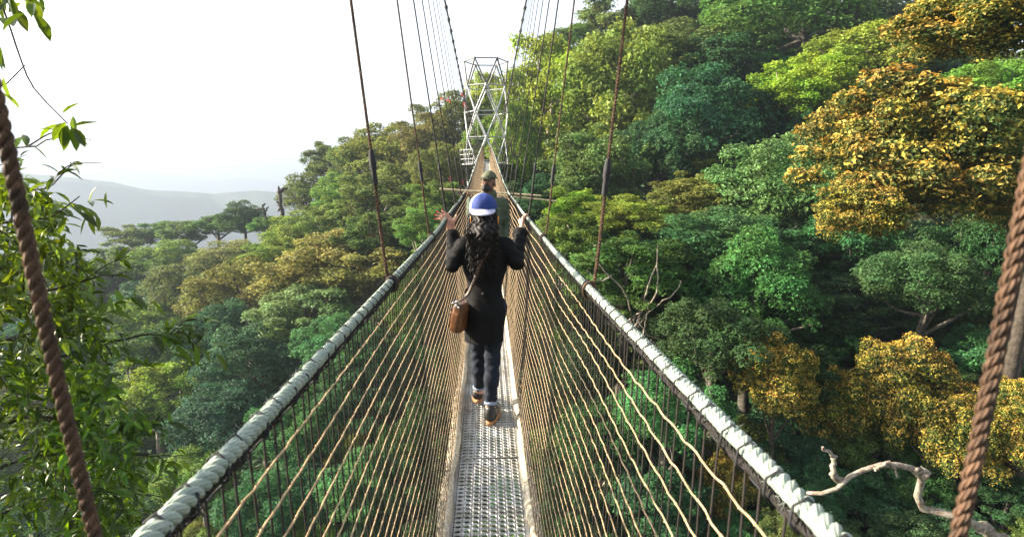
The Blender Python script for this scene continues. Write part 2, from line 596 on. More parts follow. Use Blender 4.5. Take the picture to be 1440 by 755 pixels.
yy = np.concatenate([np.arange(Y0, 14, .09), np.arange(14, Y1 + .3, .4)])
for s in (-1, 1):
    # webbing bundle that folds round each deck edge
    P = np.stack([s * (.232 + .006 * np.sin(yy * 5.1 + s)), yy, deck_z(yy) + .035 + .008 * np.sin(yy * 3.7)], 1)
    mb = MB(); mb.tube(P, .036 + .005 * np.sin(yy * 9.3) + .004 * np.sin(yy * 23.), 10)
    bp(mb.build('edge_webbing', M['webbing']))
    # hand rope: a three-strand white rope; farther off the strands are too fine to see
    dense = np.arange(Y0, 13, .01)
    RR = .0108
    P = np.stack([s * rail_x(dense) + .003 * np.sin(dense * 2.3), dense, rail_z(dense)], 1)
    mb = MB()
    rope_strands(mb, P, RR, .044, 9, 3, 14)
    for _ in range(700):                                       # frayed fibres standing off the rope
        y_ = rng.uniform(.2, 1) ** 2 * 5; a_ = rng.uniform(0, 6.28)
        p_ = np.array([s * .30, y_, rail_z(y_)]) + np.array([math.cos(a_), 0, math.sin(a_)]) * RR * .95
        d_ = np.array([math.cos(a_), rng.normal(0, .8), math.sin(a_)]) + rng.normal(0, .4, 3)
        mb.tube([p_, p_ + d_ * rng.uniform(.002, .006)], [.00035, .00015], 3, caps=False)
    far = np.arange(12.9, Y1, .4)
    mb.tube(np.stack([s * rail_x(far), far, rail_z(far)], 1), .0125, 8)
    hr = bp(mb.build('hand_rope', M['rail']))
    # the dark selvedge rope under it, and the cord that lashes the two together
    mb = MB()
    P2 = np.stack([s * rail_x(dense) * .99, dense, rail_z(dense) - .0165 + .0015 * np.sin(dense * 57)], 1)
    rope_strands(mb, P2, .0052, .02, 5, 3, 7)
    mb.tube(np.stack([s * rail_x(far) * .99, far, rail_z(far) - .0165], 1), .0065, 6)
    bp(mb.build('selvedge_rope', M['blackrope']))
    mb = MB()
    sp = .058
    t = np.arange(0, (13 - Y0) / sp, 1 / 16.)
    a = t * 2 * math.pi
    loop = np.clip((t % 1) / .38, 0, 1) * 2 * math.pi          # a quick turn round the rope, then along below it
    adv = np.floor(t) * sp + np.where((t % 1) < .38, (t % 1) * .03, .0114 + ((t % 1) - .38) / .62 * (sp - .0114)) + .009 * np.sin(np.floor(t) * 12.7)
    yv = Y0 + adv + .006 * np.sin(np.floor(t) * 2.7)
    jit = .0006
    rx, rz = .0138, .0205
    xx = s * rail_x(yv) * .998 + rx * np.sin(loop)
    zz = rail_z(yv) - .007 - rz * np.cos(loop)
    mb.tube(np.stack([xx, yv, zz], 1), .0016, 5)
    # a few heavier black bindings, where each hanger is tied in
    for k in range(11):
        yb = (.338 if s > 0 else .43) + 1.33 * k
        for m_ in range(4):
            a = np.linspace(0, 2 * math.pi, 14)
            mb.tube(np.stack([s * .30 + .0150 * np.sin(a), np.full(14, yb - .010 + m_ * .0055) + .004 * np.sin(a), rail_z(yb) - .007 - .0225 * np.cos(a)], 1), .0028, 5)
    link('lashing', mb.mesh('lashing'), M['lash'], hr)

    # net
    def net_pt(y, v, s=s):
        """v = 0 at the hand rope, 1 at the deck edge; bellies outwards a little"""
        y = np.asarray(y, float); v = np.asarray(v, float)
        x0, x1 = rail_x(y) * .985, .225
        x = x0 + (x1 - x0) * v + .012 * np.sin(math.pi * v) + .004 * np.sin(math.pi * v) * np.sin(y * 2 * math.pi / 1.33 + .6)
        z = rail_z(y) - .021 + (-1.47 + .021 + .06) * v
        return np.stack([s * x, y, z], -1)
    vmb, tmb = MB(), MB()
    ROWS, rows_ = 25, []
    yv = np.arange(Y0, Y1 - .3, .039)
    for i, y_ in enumerate(yv):
        nv = 16 if y_ < 7 else 7
        v = np.linspace(0, 1, nv)
        w = .006 * np.sin(v * 9 + i * 1.7) if y_ < 7 else 0
        P = net_pt(np.full(nv, y_) + w + rng.normal(0, .003), v)
        vmb.tube(P, .0016 if y_ < 8 else .0028, 5 if y_ < 5 else 3, caps=False)
    vmb_o = bp(vmb.build('net_upright_cords', M['darkcord'] if s < 0 else M['darkcord']))
    ph = rng.uniform(0, 6.28, (ROWS, 3))
    for r_ in range(ROWS):
        v0 = (r_ + .9) / (ROWS + .4)
        ys = np.concatenate([np.arange(Y0, 9, .023), np.arange(9, Y1 - .2, .3)])
        amp = (.0055 if s > 0 else .002) * np.clip(1.5 - v0, .3, 1.2)
        wob = amp * (np.sin(ys * 4.7 + ph[r_, 0]) * .7 + np.sin(ys * 1.9 + ph[r_, 1]) + .35 * np.sin(ys * 68 + ph[r_, 2]) * (ys < 9))
        wob += -.0022 * np.abs(np.sin(ys * math.pi / .039)) * (ys < 9)
        P = net_pt(ys, np.clip(v0 + wob / 1.4, .005, .995))
        P[:, 0] -= s * .005
        rows_.append(P)
        tmb.tube(P, np.where(ys < 5, .00165, np.where(ys < 12, .0022, .0032)), 5, caps=False)
    # knots where the cords cross
    octv = np.array([[1, 0, 0], [-1, 0, 0], [0, 1, 0], [0, -1, 0], [0, 0, 1], [0, 0, -1.]])
    octf = [(0, 2, 4), (2, 1, 4), (1, 3, 4), (3, 0, 4), (2, 0, 5), (1, 2, 5), (3, 1, 5), (0, 3, 5)]
    for P in rows_:
        for y_ in yv[yv < 8]:
            c = np.array([np.interp(y_, P[:, 1], P[:, k_]) for k_ in range(3)]) + rng.normal(0, .0004, 3)
            tmb.add(octv * rng.uniform(.0024, .0034, 3) + c, t=octf)
    bp(tmb.build('net_long_cords', M['tan']))
    # main cable with its clamps
    yc = np.arange(-3, 45.7, .35)
    mc = MB().tube(np.stack([s * spline(CABLE_X, yc), yc, spline(CABLE_Z, yc)], 1), .028, 8).build('main_cable', M['darksteel'])
    bp(mc)
    # hangers
    for k in range(-1, 31):
        yb = (.338 if s > 0 else .43) + 1.33 * k + random.uniform(-.04, .04) * (k > 0)
        if yb > 42.5: break
        xb, zb = s * .309, float(rail_z(yb))
        xt, zt = s * float(spline(CABLE_X, yb)), float(spline(CABLE_Z, yb))
        if k == 0: xt = s * CABLE_XR[s]
        a, b = np.array([xb, yb, zb - .03]), np.array([xt, yb + random.uniform(-.05, .05), zt])
        f_ = (.40 + random.uniform(-.05, .05)) / max(zt - zb, .6)
        if f_ > .8: f_ = .5
        mid = a + (b - a) * f_
        near = k <= 2
        mb = MB()
        bow = lambda P0, P1, n, bw: P0 + (P1 - P0) * np.linspace(0, 1, n)[:, None] + np.outer(np.sin(np.linspace(0, math.pi, n)), np.array([s * bw, bw * .4, 0]))
        hr_ = .0075 if yb < 6 else .007
        if near:
            rope_strands(mb, bow(a, mid, 30, .003), .0052, .028, 8, 3, 10)
            rope_strands(mb, bow(mid, b, 60, .006), .0046 if k else .0052, .028, 6, 3, 8)
        else:
            mb.tube(bow(a, mid, 8, .004), hr_, 6)
            mb.tube(bow(mid, b, 10, .01), hr_ * (.7 if yb < 12 else .5), 6)
        # loop at the foot, round the hand rope
        ang = np.linspace(0, 2 * math.pi, 14)
        mb.tube(np.stack([s * .30 + .018 * np.sin(ang), yb + .003 * np.cos(ang), zb - .008 - .026 * np.cos(ang)], 1), .0045, 6)
        ho = bp(mb.build('hanger', M['brown'] if near else M['blackrope']))
        cm = MB()
        d = (b - a) / np.linalg.norm(b - a)
        if not (k <= 0):
            cm.tube([mid - d * .055, mid - d * .045, mid - d * .012, mid + d * .0, mid + d * .03, mid + d * .05], np.array([.007, .0085, .008, .0105, .010, .006]), 8)
            cm.ball(mid + d * .01 + np.array([.006, -.003, 0]), .007, 4)
            link('clamp', cm.mesh('clamp'), M['lash'], ho)
        if yb > 16:
            cl = MB()
            T = np.array([0, 1, float(spline(CABLE_Z, yb + .1) - spline(CABLE_Z, yb - .1)) / .2])
            T /= np.linalg.norm(T)
            cl.tube([b - T * .12, b - T * .11, b + T * .11, b + T * .12], [.03, .055, .055, .03], 8)
            cl.box(b - np.array([0, 0, .07]), (.05, .14, .08), bevel=.01)
            link('cable_clamp', cl.mesh('cable_clamp'), M['darksteel'], mc)

# two bamboo spreader poles tied across the hand ropes
for (p0, Ya, p1, Yb, r_) in (((618, 266), 8.0, (761, 275.5), 8.0, .016), ((690, 273.5), 8.06, (782, 283), 8.06, .012)):
    a, b = at(*p0, Ya), at(*p1, Yb)
    t = np.linspace(0, 1, 60)
    P = a + (b - a) * t[:, None]
    node = 1 + .12 * (np.abs((t * 6.5) % 1 - .5) > .46)
    bp(MB().tube(P, r_ * node * (1 - .2 * t), 8).build('spreader_pole', M['wood']))

#SECTION: tower
# ------------------------------------------------------------------ steel lattice tower
TY, TR = 46.0, 1.68
tz = [8.85, 6.95, 5.02, 3.1, 1.2, -.75, -2.7, -4.7, -6.7]
tower = empty('lattice_tower', (0, TY, tz[-1]), label='tall six sided galvanised steel lattice tower at the far end of the bridge', cat='tower')
def tp(o): o.parent = tower; o.matrix_parent_inverse = Matrix.Translation(-Vector(tower.location)); return o
def hexpt(level):
    off = 0 if level % 2 == 0 else 30
    return [np.array([TR * math.sin(R(a)), TY - TR * math.cos(R(a)), tz[level]]) for a in [30 + off + 60 * k for k in range(6)]]
for L in range(len(tz)):
    h = hexpt(L)
    mb = MB()
    for k in range(6):
        mb.bar(h[k], h[(k + 1) % 6], .042, 8)
    for p in h: mb.ball(p, .085, 5)
    tp(mb.build('ring_beam', M['darksteel'] if L == 0 else M['galv']))
    if L + 1 < len(tz):
        g = hexpt(L + 1)
        mb = MB()
        for p in h:
            dd = sorted(g, key=lambda q: np.linalg.norm(q[:2] - p[:2]))[:2]
            for q in dd: mb.bar(p, q, .058, 8)
        tp(mb.build('diagonal_braces', M['darksteel'] if L == 0 else M['galv']))
mb = MB()
for x_, d_ in ((-.82, -1.2), (.82, -1.2), (-.7, .6), (.7, .6)):
    for k in range(44):
        zc = 8.7 - k * .13
        mb.ball((x_, TY + d_, zc), (.018, .018, .05), 3)
tp(mb.build('hanging_chain', M['galv']))
mb = MB()
pl = [p * [1.25, 1, 1] + [0, (p[1] - TY) * .25, -.12] for p in hexpt(4)]
V = np.vstack([pl, [p - [0, 0, .08] for p in pl], [[0, TY, 1.08]], [[0, TY, 1.0]]])
mb.add(V, t=[(12, (i + 1) % 6, i) for i in range(6)] + [(13, 6 + i, 6 + (i + 1) % 6) for i in range(6)], q=[(i, (i + 1) % 6, 6 + (i + 1) % 6, 6 + i) for i in range(6)])
tp(mb.build('platform', M['galv'], smooth=False))
mb = MB()
for k in (2, 3, 4):
    a, b = pl[k], pl[(k + 1) % 6]
    for hz in (.35, .7, 1.05):
        mb.bar(a + [0, 0, hz], b + [0, 0, hz], .028, 6)
    for t_ in (0, .33, .66, 1):
        mb.bar(a + (b - a) * t_, a + (b - a) * t_ + [0, 0, 1.05], .028, 6)
tp(mb.build('platform_railing', M['galv']))
mb = MB()
for p in hexpt(8): mb.tube([p + [0, 0, .1], p - [0, 0, 5]], [.12, .25], 8)
tp(mb.build('footing', M['galv']))
HAZE = True
#SECTION: people
# ------------------------------------------------------------------ people
def hand(B, wrist, palm, tips, thumb, k=.006, rf=.0082, bend=(0, 0, 0), lens=None):
    """palm from wrist, four fingers to tips with a bent middle joint, thumb from the palm's side"""
    wrist, palm = np.array(wrist), np.array(palm)
    ax = palm - wrist
    axu = ax / np.linalg.norm(ax)
    fan = np.array(tips[-1]) - np.array(tips[0])
    side = fan - axu * (fan @ axu); side /= np.linalg.norm(side)
    for q in (-1, -.35, .35, 1):
        B.limb(wrist + side * q * .016, palm + side * q * .028, .0135, .012, .01)
    for i, tip in enumerate(tips):
        q = (-1, -.35, .35, 1)[i]
        base = palm + side * q * .029
        tip = np.array(tip)
        mid = (base * .55 + tip * .45) + np.array(bend)
        B.limb(base, mid, rf * 1.12, rf, k)
        B.limb(mid, tip, rf, rf * .82, k)
    th = [np.array(p) for p in thumb]
    B.limb(th[0], th[1], .0125, .0105, .01)
    B.limb(th[1], th[2], .0105, .0085, k)


def head(B, c, yaw=0., pitch=0., s=1.0):
    """skull, jaw, nose, brow, lips, ears; faces +Y before yaw"""
    c = np.array(c, float)
    cy_, sy_ = math.cos(yaw), math.sin(yaw)
    cp, sp_ = math.cos(pitch), math.sin(pitch)
    Rm = np.array([[cy_, -sy_, 0], [sy_, cy_, 0], [0, 0, 1]]) @ np.array([[1, 0, 0], [0, cp, -sp_], [0, sp_, cp]])
    P = lambda x, y, z: c + Rm @ (np.array([x, y, z]) * s)
    B.ell(P(0, -.012, .03), np.array([.076, .094, .088]) * s, .02, Rm)
    B.ell(P(0, .018, -.045), np.array([.058, .066, .068]) * s, .03, Rm)
    B.limb(P(0, .055, -.092), P(0, .06, -.085), .026 * s, .024 * s, .02)
    B.limb(P(0, .084, .012), P(0, .108, -.028), .009 * s, .0145 * s, .008)
    B.limb(P(-.013, .097, -.03), P(.013, .097, -.03), .009 * s, .009 * s, .006)
    for q in (-1, 1):
        B.limb(P(q * .014, .083, .026), P(q * .045, .068, .025), .010 * s, .008 * s, .01)
        B.ell(P(q * .031, .079, .004), np.array([.016, .012, .010]) * s, .004, Rm, cut=True)
        B.ell(P(q * .031, .072, .004), np.array([.0125, .0125, .0125]) * s, .003, Rm)
        B.ell(P(q * .048, .05, -.025), np.array([.022, .026, .022]) * s, .015, Rm)
        B.ell(P(q * .079, -.012, -.008), np.array([.010, .020, .033]) * s, .005, Rm)
    B.limb(P(-.02, .083, -.060), P(.02, .083, -.060), .0075 * s, .0075 * s, .006)
    B.limb(P(-.017, .081, -.071), P(.017, .081, -.071), .008 * s, .008 * s, .005)
    return P, Rm


# ---- the woman walking away (metres from a point on the deck under her)
WY = 3.93
WZ = float(deck_z(WY)) + .008
wo = empty('person', (-.018, WY, WZ), label='person in blue and white cap, long black curls and black coat walking away', cat='person')
wo.scale = (1, 1, .986)
B = Body((-.42, -.24, -.01), (.42, .56, 1.74), .0048)
B.ell((0, .06, .87), (.135, .10, .12), .05)
B.limb((0, .06, .92), (0, .05, 1.12), .095, .10, .05)
B.ell((0, .05, 1.2), (.14, .095, .15), .06)
B.limb((-.13, .05, 1.30), (.13, .05, 1.30), .055, .055, .05)
B.limb((0, .055, 1.32), (0, .075, 1.47), .052, .048, .03)
headP, headR = head(B, (-.008, .085, 1.532), 0, -.10)
# arms
SHR, ELR, WRR = (.148, .06, 1.310), (.222, .0, 1.190), (.268, .25, 1.405)
SHL, ELL, WRL = (-.148, .06, 1.310), (-.226, .0, 1.180), (-.238, .22, 1.395)
for S_, E_, W_ in ((SHR, ELR, WRR), (SHL, ELL, WRL)):
    B.limb(S_, E_, .047, .038, .03)
    B.limb(E_, W_, .037, .024, .02)
# right hand closed over the hand rope, left hand open above the other
hand(B, WRR, (.280, .300, 1.478), [(.345, .30, 1.462), (.346, .322, 1.458), (.344, .343, 1.456), (.338, .362, 1.458)],
     [(.262, .285, 1.455), (.262, .325, 1.468), (.262, .36, 1.455)], bend=(-.002, 0, .034))
hand(B, WRL, (-.262, .225, 1.472), [(-.352, .215, 1.488), (-.350, .222, 1.515), (-.336, .228, 1.535), (-.305, .232, 1.545)],
     [(-.235, .222, 1.45), (-.212, .225, 1.485), (-.205, .225, 1.515)], bend=(-.004, 0, .012))
# legs and feet
HR, KR, AR = (.07, .06, .86), (.05, .06, .47), (.032, .0, .105)
HL, KL, AL = (-.07, .06, .86), (-.045, .20, .46), (-.055, .30, .125)
for H_, K_, A_, T_ in ((HR, KR, AR, (.06, .14, .05)), (HL, KL, AL, (-.045, .46, .045))):
    B.limb(H_, K_, .076, .049, .04)
    B.limb(K_, np.array(K_) * .62 + np.array(A_) * .38 + [0, -.02, 0], .047, .046, .03)
    B.limb(np.array(K_) * .62 + np.array(A_) * .38 + [0, -.015, 0], A_, .044, .033, .03)
    B.limb(A_, T_, .032, .026, .02)
link('body', B.mesh('body'), M['skin'], wo)
# finger nails
mb = MB()
for p in [(-.356, .211, 1.489), (-.354, .216, 1.518), (-.340, .222, 1.541), (-.307, .226, 1.552)]:
    mb.ball(p, (.0062, .004, .0052), 4)
link('finger_nails', mb.mesh('finger_nails'), M['nail'], wo)

# coat: fitted to the waist, flared to the thigh, sleeves to the wrist
B = Body((-.34, -.2, .56), (.36, .34, 1.46), .0052)
B.limb((-.012, .062, .60), (-.005, .06, .80), .142, .140, .03)
B.ell((0, .06, .83), (.150, .122, .14), .05)
B.ell((0, .05, .98), (.124, .105, .14), .06)
B.ell((0, .05, 1.18), (.158, .118, .17), .07)
B.limb((-.135, .055, 1.302), (.135, .055, 1.302), .068, .068, .05)
for S_, E_, W_, q in ((SHR, ELR, WRR, 1), (SHL, ELL, WRL, -1)):
    S_, E_, W_ = map(np.array, (S_, E_, W_))
    B.limb(S_, E_, .056, .050, .03)
    B.limb(E_, E_ * .25 + W_ * .75, .049, .043, .02)
    B.limb(E_ * .3 + W_ * .7, E_ * .13 + W_ * .87, .046, .057, .01)       # turned-back wide cuff
B.limb((-.05, .06, 1.36), (.05, .06, 1.36), .055, .055, .02)
B.half(2, .612, keep_below=False)
B.ell((0, .06, .56), (.118, .098, .14), .01, cut=True)
B.fold(lambda X, Y, Z: .0042 * np.sin(Z * 30 + X * 14 + 2 * np.sin(X * 18)) * np.exp(-((Z - .93) / .16)**2)
       + .0030 * np.sin(X * 55 + Y * 30 + Z * 5) * np.clip((.95 - Z) / .3, 0, 1)
       + .0036 * np.sin(Z * 75 + Y * 40 + X * 20) * np.clip((np.abs(X) - .15) / .06, 0, 1))
for W_, E_ in ((WRR, ELR), (WRL, ELL)):
    W_, E_ = np.array(W_), np.array(E_)
    B.limb(W_ * .9 + E_ * .1, W_ * 1.25 - E_ * .25, .044, .044, .01, cut=True)
coat = link('coat', B.mesh('coat'), M['coat'], wo)
mb = MB()
mb.ball((-.012, -.075, .985), (.014, .006, .014), 6)
link('half_belt', mb.mesh('half_belt'), M['coat'], coat)
mb = MB().ball((-.012, -.082, .985), (.0095, .005, .0095), 6)
link('button', mb.mesh('button'), M['shoe'], coat)

# jeans
B = Body((-.2, -.14, .08), (.2, .46, .98), .0052)
B.ell((0, .06, .86), (.142, .108, .12), .04)
for H_, K_, A_ in ((HR, KR, AR), (HL, KL, AL)):
    H_, K_, A_ = map(np.array, (H_, K_, A_))
    C_ = K_ * .62 + A_ * .38 + [0, -.018, 0]
    end = A_ + (K_ - A_) * .13
    B.limb(H_, K_, .083, .055, .04); B.limb(K_, C_, .054, .052, .03); B.limb(C_, end, .051, .041, .03)
B.fold(lambda X, Y, Z: .0030 * np.sin(Z * 85 + 2 * np.sin(X * 40) + Y * 20) * np.exp(-((Z - .44) / .1)**2) + .0032 * np.sin(Z * 110 + X * 50) * np.clip((.30 - Z) / .12, 0, 1)
       + .0015 * np.sin(Z * 60 + X * 70))
jeans = link('jeans', B.mesh('jeans'), M['jeans'], wo)
for A_, K_ in ((AR, KR), (AL, KL)):
    A_, K_ = np.array(A_), np.array(K_)
    e0 = A_ + (K_ - A_) * .085; e1 = A_ + (K_ - A_) * .155
    mb = MB().tube([e0, e0 * .8 + e1 * .2, e1 * .8 + e0 * .2, e1], [.040, .0475, .0475, .043], 20)
    link('turned_cuff', mb.mesh('turned_cuff'), M['cuff'], jeans)


def shoe(name, heel, toe, yaw, pit, parent, up, so):
    cy_, sy_, cp, sp_ = math.cos(yaw), math.sin(yaw), math.cos(pit), math.sin(pit)
    Rm = np.array([[cy_, -sy_, 0], [sy_, cy_, 0], [0, 0, 1]]) @ np.array([[1, 0, 0], [0, cp, -sp_], [0, sp_, cp]])
    c = np.array(heel)
    P = lambda x, y, z: c + Rm @ np.array([x, y, z])
    lo, hi = c - .34, c + .34
    B = Body(lo, hi, .005)
    B.limb(P(0, .0, .070), P(0, .10, .060), .044, .040, .03)
    B.limb(P(0, .10, .06), P(.006, .19, .048), .036, .030, .03)
    B.limb(P(0, -.012, .06), P(0, -.004, .105), .041, .038, .02)
    B.limb(P(0, .0, .12), P(0, .02, .16), .028, .04, .01, cut=True)
    sh = link(name, B.mesh('shoe'), up, parent)
    mb = MB()
    out = []
    for a in np.linspace(0, 2 * math.pi, 28, endpoint=False):
        yv_ = .085 - .135 * math.cos(a)
        wv = .040 * (1 + .12 * math.sin((yv_ - .05) * 9)) * (abs(math.sin(a)))**.55 * np.sign(math.sin(a))
        out.append((wv, yv_))
    lv = [(0.0, .97), (.004, 1.03), (.014, 1.03), (.024, 1.02), (.028, .97)]
    V = np.array([P(x * f_, (yy_ - .085) * f_ + .085, z) for z, f_ in lv for x, yy_ in out])
    q = [(l * 28 + i, l * 28 + (i + 1) % 28, (l + 1) * 28 + (i + 1) % 28, (l + 1) * 28 + i) for l in range(4) for i in range(28)]
    V = np.vstack([V, P(0, .085, 0), P(0, .085, .036)])
    t = [(140, (i + 1) % 28, i) for i in range(28)] + [(141, 112 + i, 112 + (i + 1) % 28) for i in range(28)]
    mb.add(V, q=q, t=t)
    link('sole', mb.mesh('sole'), so, sh)
    mb = MB()
    mb.tube([P(0, -.034, .075), P(0, -.045, .10), P(0, -.040, .118)], .007, 6)
    for i in range(4):
        mb.tube([P(-.022, .055 + i * .022, .092 - i * .004), P(0, .055 + i * .022, .101 - i * .004), P(.022, .055 + i * .022, .092 - i * .004)], .003, 5)
    link('laces', mb.mesh('laces'), up, sh)


shoe('shoe', (.034, -.01, 0), None, R(-14), 0, wo, M['shoe'], M['sole'])
shoe('shoe', (-.062, .30, .035), None, R(4), R(-11), wo, M['shoe'], M['sole'])

# cap worn with the peak to the back
c0 = np.array(headP(0, -.012, .048)) if False else np.array([-.008, .085, 1.578])
def cap_shell(name, sel, mat, parent, off=0.):
    mb = MB()
    nu, nv = 48, 14
    V, q = [], []
    for i in range(nv + 1):
        th = (math.pi / 2 + .12) * i / nv
        for j in range(nu):
            ph = 2 * math.pi * j / nu
            r = np.array([.092, .112, .098]) + off + .0012 * math.cos(ph * 6)
            V.append(c0 + np.array([math.sin(th) * math.cos(ph) * r[0], math.sin(th) * math.sin(ph) * r[1] - .004, math.cos(th)**.9 * r[2] if th < math.pi / 2 else math.cos(th) * r[2]]))
    for i in range(nv):
        for j in range(nu):
            ph = (j + .5) / nu * 360
            if sel(ph): q.append((i * nu + j, (i + 1) * nu + j, (i + 1) * nu + (j + 1) % nu, i * nu + (j + 1) % nu))
    mb.add(np.array(V), q=q)
    o = link(name, mb.mesh(name), mat, parent)
    so = o.modifiers.new('thickness', 'SOLIDIFY'); so.thickness = .004; so.offset = 1
    return o
capo = cap_shell('cap', lambda ph: not (160 < ph < 212), M['capblue'], wo)
cap_shell('pale_panel', lambda ph: 160 < ph < 212, M['capwhite'], capo)
mb = MB(); V, q = [], []
nu, nv = 24, 6
for i in range(nv + 1):
    for j in range(nu + 1):
        ph = R(262 + 66 * (j / nu * 2 - 1))
        e = i / nv
        ext = .068 * e * max(0, math.cos((j / nu * 2 - 1) * 1.45))**.6
        x, y_ = math.cos(ph) * (.094), math.sin(ph) * (.114)
        V.append(c0 + np.array([x * (1 + ext * 2.2), y_ - .004 - ext, -.008 - ext * .50 - .004 * e]))
for i in range(nv):
    for j in range(nu): q.append((i * (nu + 1) + j, i * (nu + 1) + j + 1, (i + 1) * (nu + 1) + j + 1, (i + 1) * (nu + 1) + j))
mb.add(np.array(V), q=q)
br = link('peak', mb.mesh('peak'), M['capwhite'], capo)
so = br.modifiers.new('thickness', 'SOLIDIFY'); so.thickness = .005; so.offset = 0
mb = MB().ball(c0 + [0, -.004, .099], (.010, .010, .006), 5)
link('cap_button', mb.mesh('cap_button'), M['capblue'], capo)

# long black curls down the back
mb = MB()
hr = np.random.default_rng(3)
for i in range(260):
    ph = R(hr.uniform(165, 375))
    k = hr.random()
    rad = hr.uniform(.80, 1.0)
    x0, y0 = math.cos(ph) * .088 * rad, math.sin(ph) * .105 * rad
    start = c0 + [x0, y0, hr.uniform(-.035, .0)]
    L = hr.uniform(.20, .46) if math.sin(ph) < -.2 else hr.uniform(.12, .33)
    nseg = int(L / .006)
    t = np.linspace(0, 1, nseg)
    endx = x0 * hr.uniform(.5, 1.25) + hr.normal(0, .018) - .012
    endy = min(y0, -.02) - .075 - hr.uniform(0, .035)
    zz = start[2] - L * t
    px = start[0] + (endx - x0) * t**.8
    bulge = np.exp(-((zz - 1.30) / .12)**2)
    py = start[1] + (endy - (y0)) * np.sin(t * math.pi / 2)**.8
    # keep outside the coat back
    py = np.minimum(py, np.where(zz < 1.42, -.072 - hr.uniform(0, .03), 9)) if math.sin(ph) < .25 else py
    fr = hr.uniform(28, 60) * L / .35
    am = hr.uniform(.004, .011) * np.clip(t * 5, .15, 1)
    p0 = hr.uniform(0, 6.28)
    P = np.stack([px + am * np.cos(t * fr + p0) + .008 * np.sin(t * 5 + p0), py + am * np.sin(t * fr + p0), zz], 1)
    mb.tube(P, (.0042 + .0024 * hr.random()) * (1.05 - t**3 * .75), 5)
B = Body((-.16, -.2, 1.1), (.16, .22, 1.66), .007)
B.ell(c0 + [0, -.012, -.045], (.086, .098, .085), .02)
B.limb(c0 + [0, -.06, -.06], (-.005, -.055, 1.40), .075, .080, .03)
B.limb((-.005, -.06, 1.40), (-.012, -.075, 1.22), .070, .035, .03)
B.limb((-.065, -.03, 1.46), (-.06, -.06, 1.33), .032, .02, .02)
B.limb((.065, -.03, 1.46), (.055, -.06, 1.34), .03, .018, .02)
B.ell((0, .20, 1.5), (.07, .13, .16), .01, cut=True)
B.fold(lambda X, Y, Z: .005 * np.sin(X * 160 + 3 * np.sin(Z * 70)) + .003 * np.sin(Z * 130 + X * 60))
bm_ = B.mesh('hair')
v = np.empty(len(bm_.vertices) * 3, np.float32); bm_.vertices.foreach_get('co', v)
qs = np.array([list(p.vertices) for p in bm_.polygons])
mb.add(v.reshape(-1, 3), q=qs)
link('hair', mb.mesh('hair'), M['hair'], wo)
mb = MB()
for q in (-1, 1):
    a = np.linspace(0, 2 * math.pi, 14)
    mb.tube(np.stack([np.full(14, q * .094), -.03 + .012 * np.cos(a), 1.497 + .024 * np.sin(a)], 1), .0035, 5)
link('earrings', mb.mesh('earrings'), surf('orange_earring', (.75, .30, .04), .4, var=.1, bump=0), wo)

# brown leather shoulder bag on her left hip
bag = empty('shoulder_bag', (-.185 - .018, WY - .02, WZ + .70), label='brown leather shoulder bag hanging at the left hip of the person in black', cat='bag')
ba = R(-24)
Rb = np.array([[math.cos(ba), -math.sin(ba), 0], [math.sin(ba), math.cos(ba), 0], [0, 0, 1]])
tl = R(9)
Rb = Rb @ np.array([[math.cos(tl), 0, math.sin(tl)], [0, 1, 0], [-math.sin(tl), 0, math.cos(tl)]])
lb = lambda x, y_, z: Rb @ np.array([x, y_, z])
mb = MB(); mb.box(lb(0, 0, .10), (.085, .17, .21), Rb, .03)
body_ = link('bag_body', mb.mesh('bag_body'), M['leather'], bag)
mb = MB(); mb.box(lb(-.047, 0, .075), (.03, .14, .13), Rb, .014)
pk = link('front_pocket', mb.mesh('front_pocket'), M['leather'], bag)
mb = MB(); mb.box(lb(0, -.09, .085), (.062, .028, .13), Rb, .012)
link('side_pocket', mb.mesh('side_pocket'), M['leather'], bag)
mb = MB()
for z in (.125, .16): mb.box(lb(-.048, 0, z), (.022, .150, .016), Rb, .007)
mb.tube([lb(-.043, -.088, .205), lb(-.02, -.092, .21), lb(.02, -.092, .21), lb(.044, -.085, .205)], .006, 6)
link('trim', mb.mesh('trim'), M['strap'], bag)
mb = MB()
for (x, y_, z) in ((-.065, 0, .085), (-.03, -.09, .212), (.0, -.10, .205), (.02, -.098, .195)):
    mb.ball(lb(x, y_, z), (.010, .010, .010), 4)
a = np.linspace(0, 2 * math.pi, 12)
for yq in (-.09, .09):
    mb.tube([lb(.0 + .018 * math.cos(t), yq, .215 + .018 * math.sin(t)) for t in a], .004, 5)
link('buckle', mb.mesh('buckle'), M['chrome'], bag)
# strap: up the back to the right shoulder, over and down the front
off = np.array([-.185, -.02, .70])
pts = [off + lb(.0, -.095, .22), (-.125, -.085, .965), (-.082, -.095, 1.05), (-.03, -.110, 1.18), (.03, -.108, 1.28), (.085, -.06, 1.355), (.10, .05, 1.385), (.09, .14, 1.33), (.03, .19, 1.2), (-.07, .20, 1.03), (-.15, .15, .93), off + lb(.0, .09, .22)]
P = smooth_path(pts, 70)
T = np.gradient(P, axis=0); T /= np.linalg.norm(T, axis=1)[:, None]
cen = np.stack([np.zeros(70), np.full(70, .05), P[:, 2]], 1)
out_ = P - cen; out_ /= np.linalg.norm(out_, axis=1)[:, None]
W_ = np.cross(T, out_); W_ /= np.linalg.norm(W_, axis=1)[:, None]
V = np.concatenate([P + W_ * .011 + out_ * .002, P - W_ * .011 + out_ * .002, P - W_ * .011 - out_ * .002, P + W_ * .011 - out_ * .002]) - off
q = [(a_ * 70 + i, a_ * 70 + i + 1, ((a_ + 1) % 4) * 70 + i + 1, ((a_ + 1) % 4) * 70 + i) for a_ in range(4) for i in range(69)]
mb = MB().add(V, q=q)
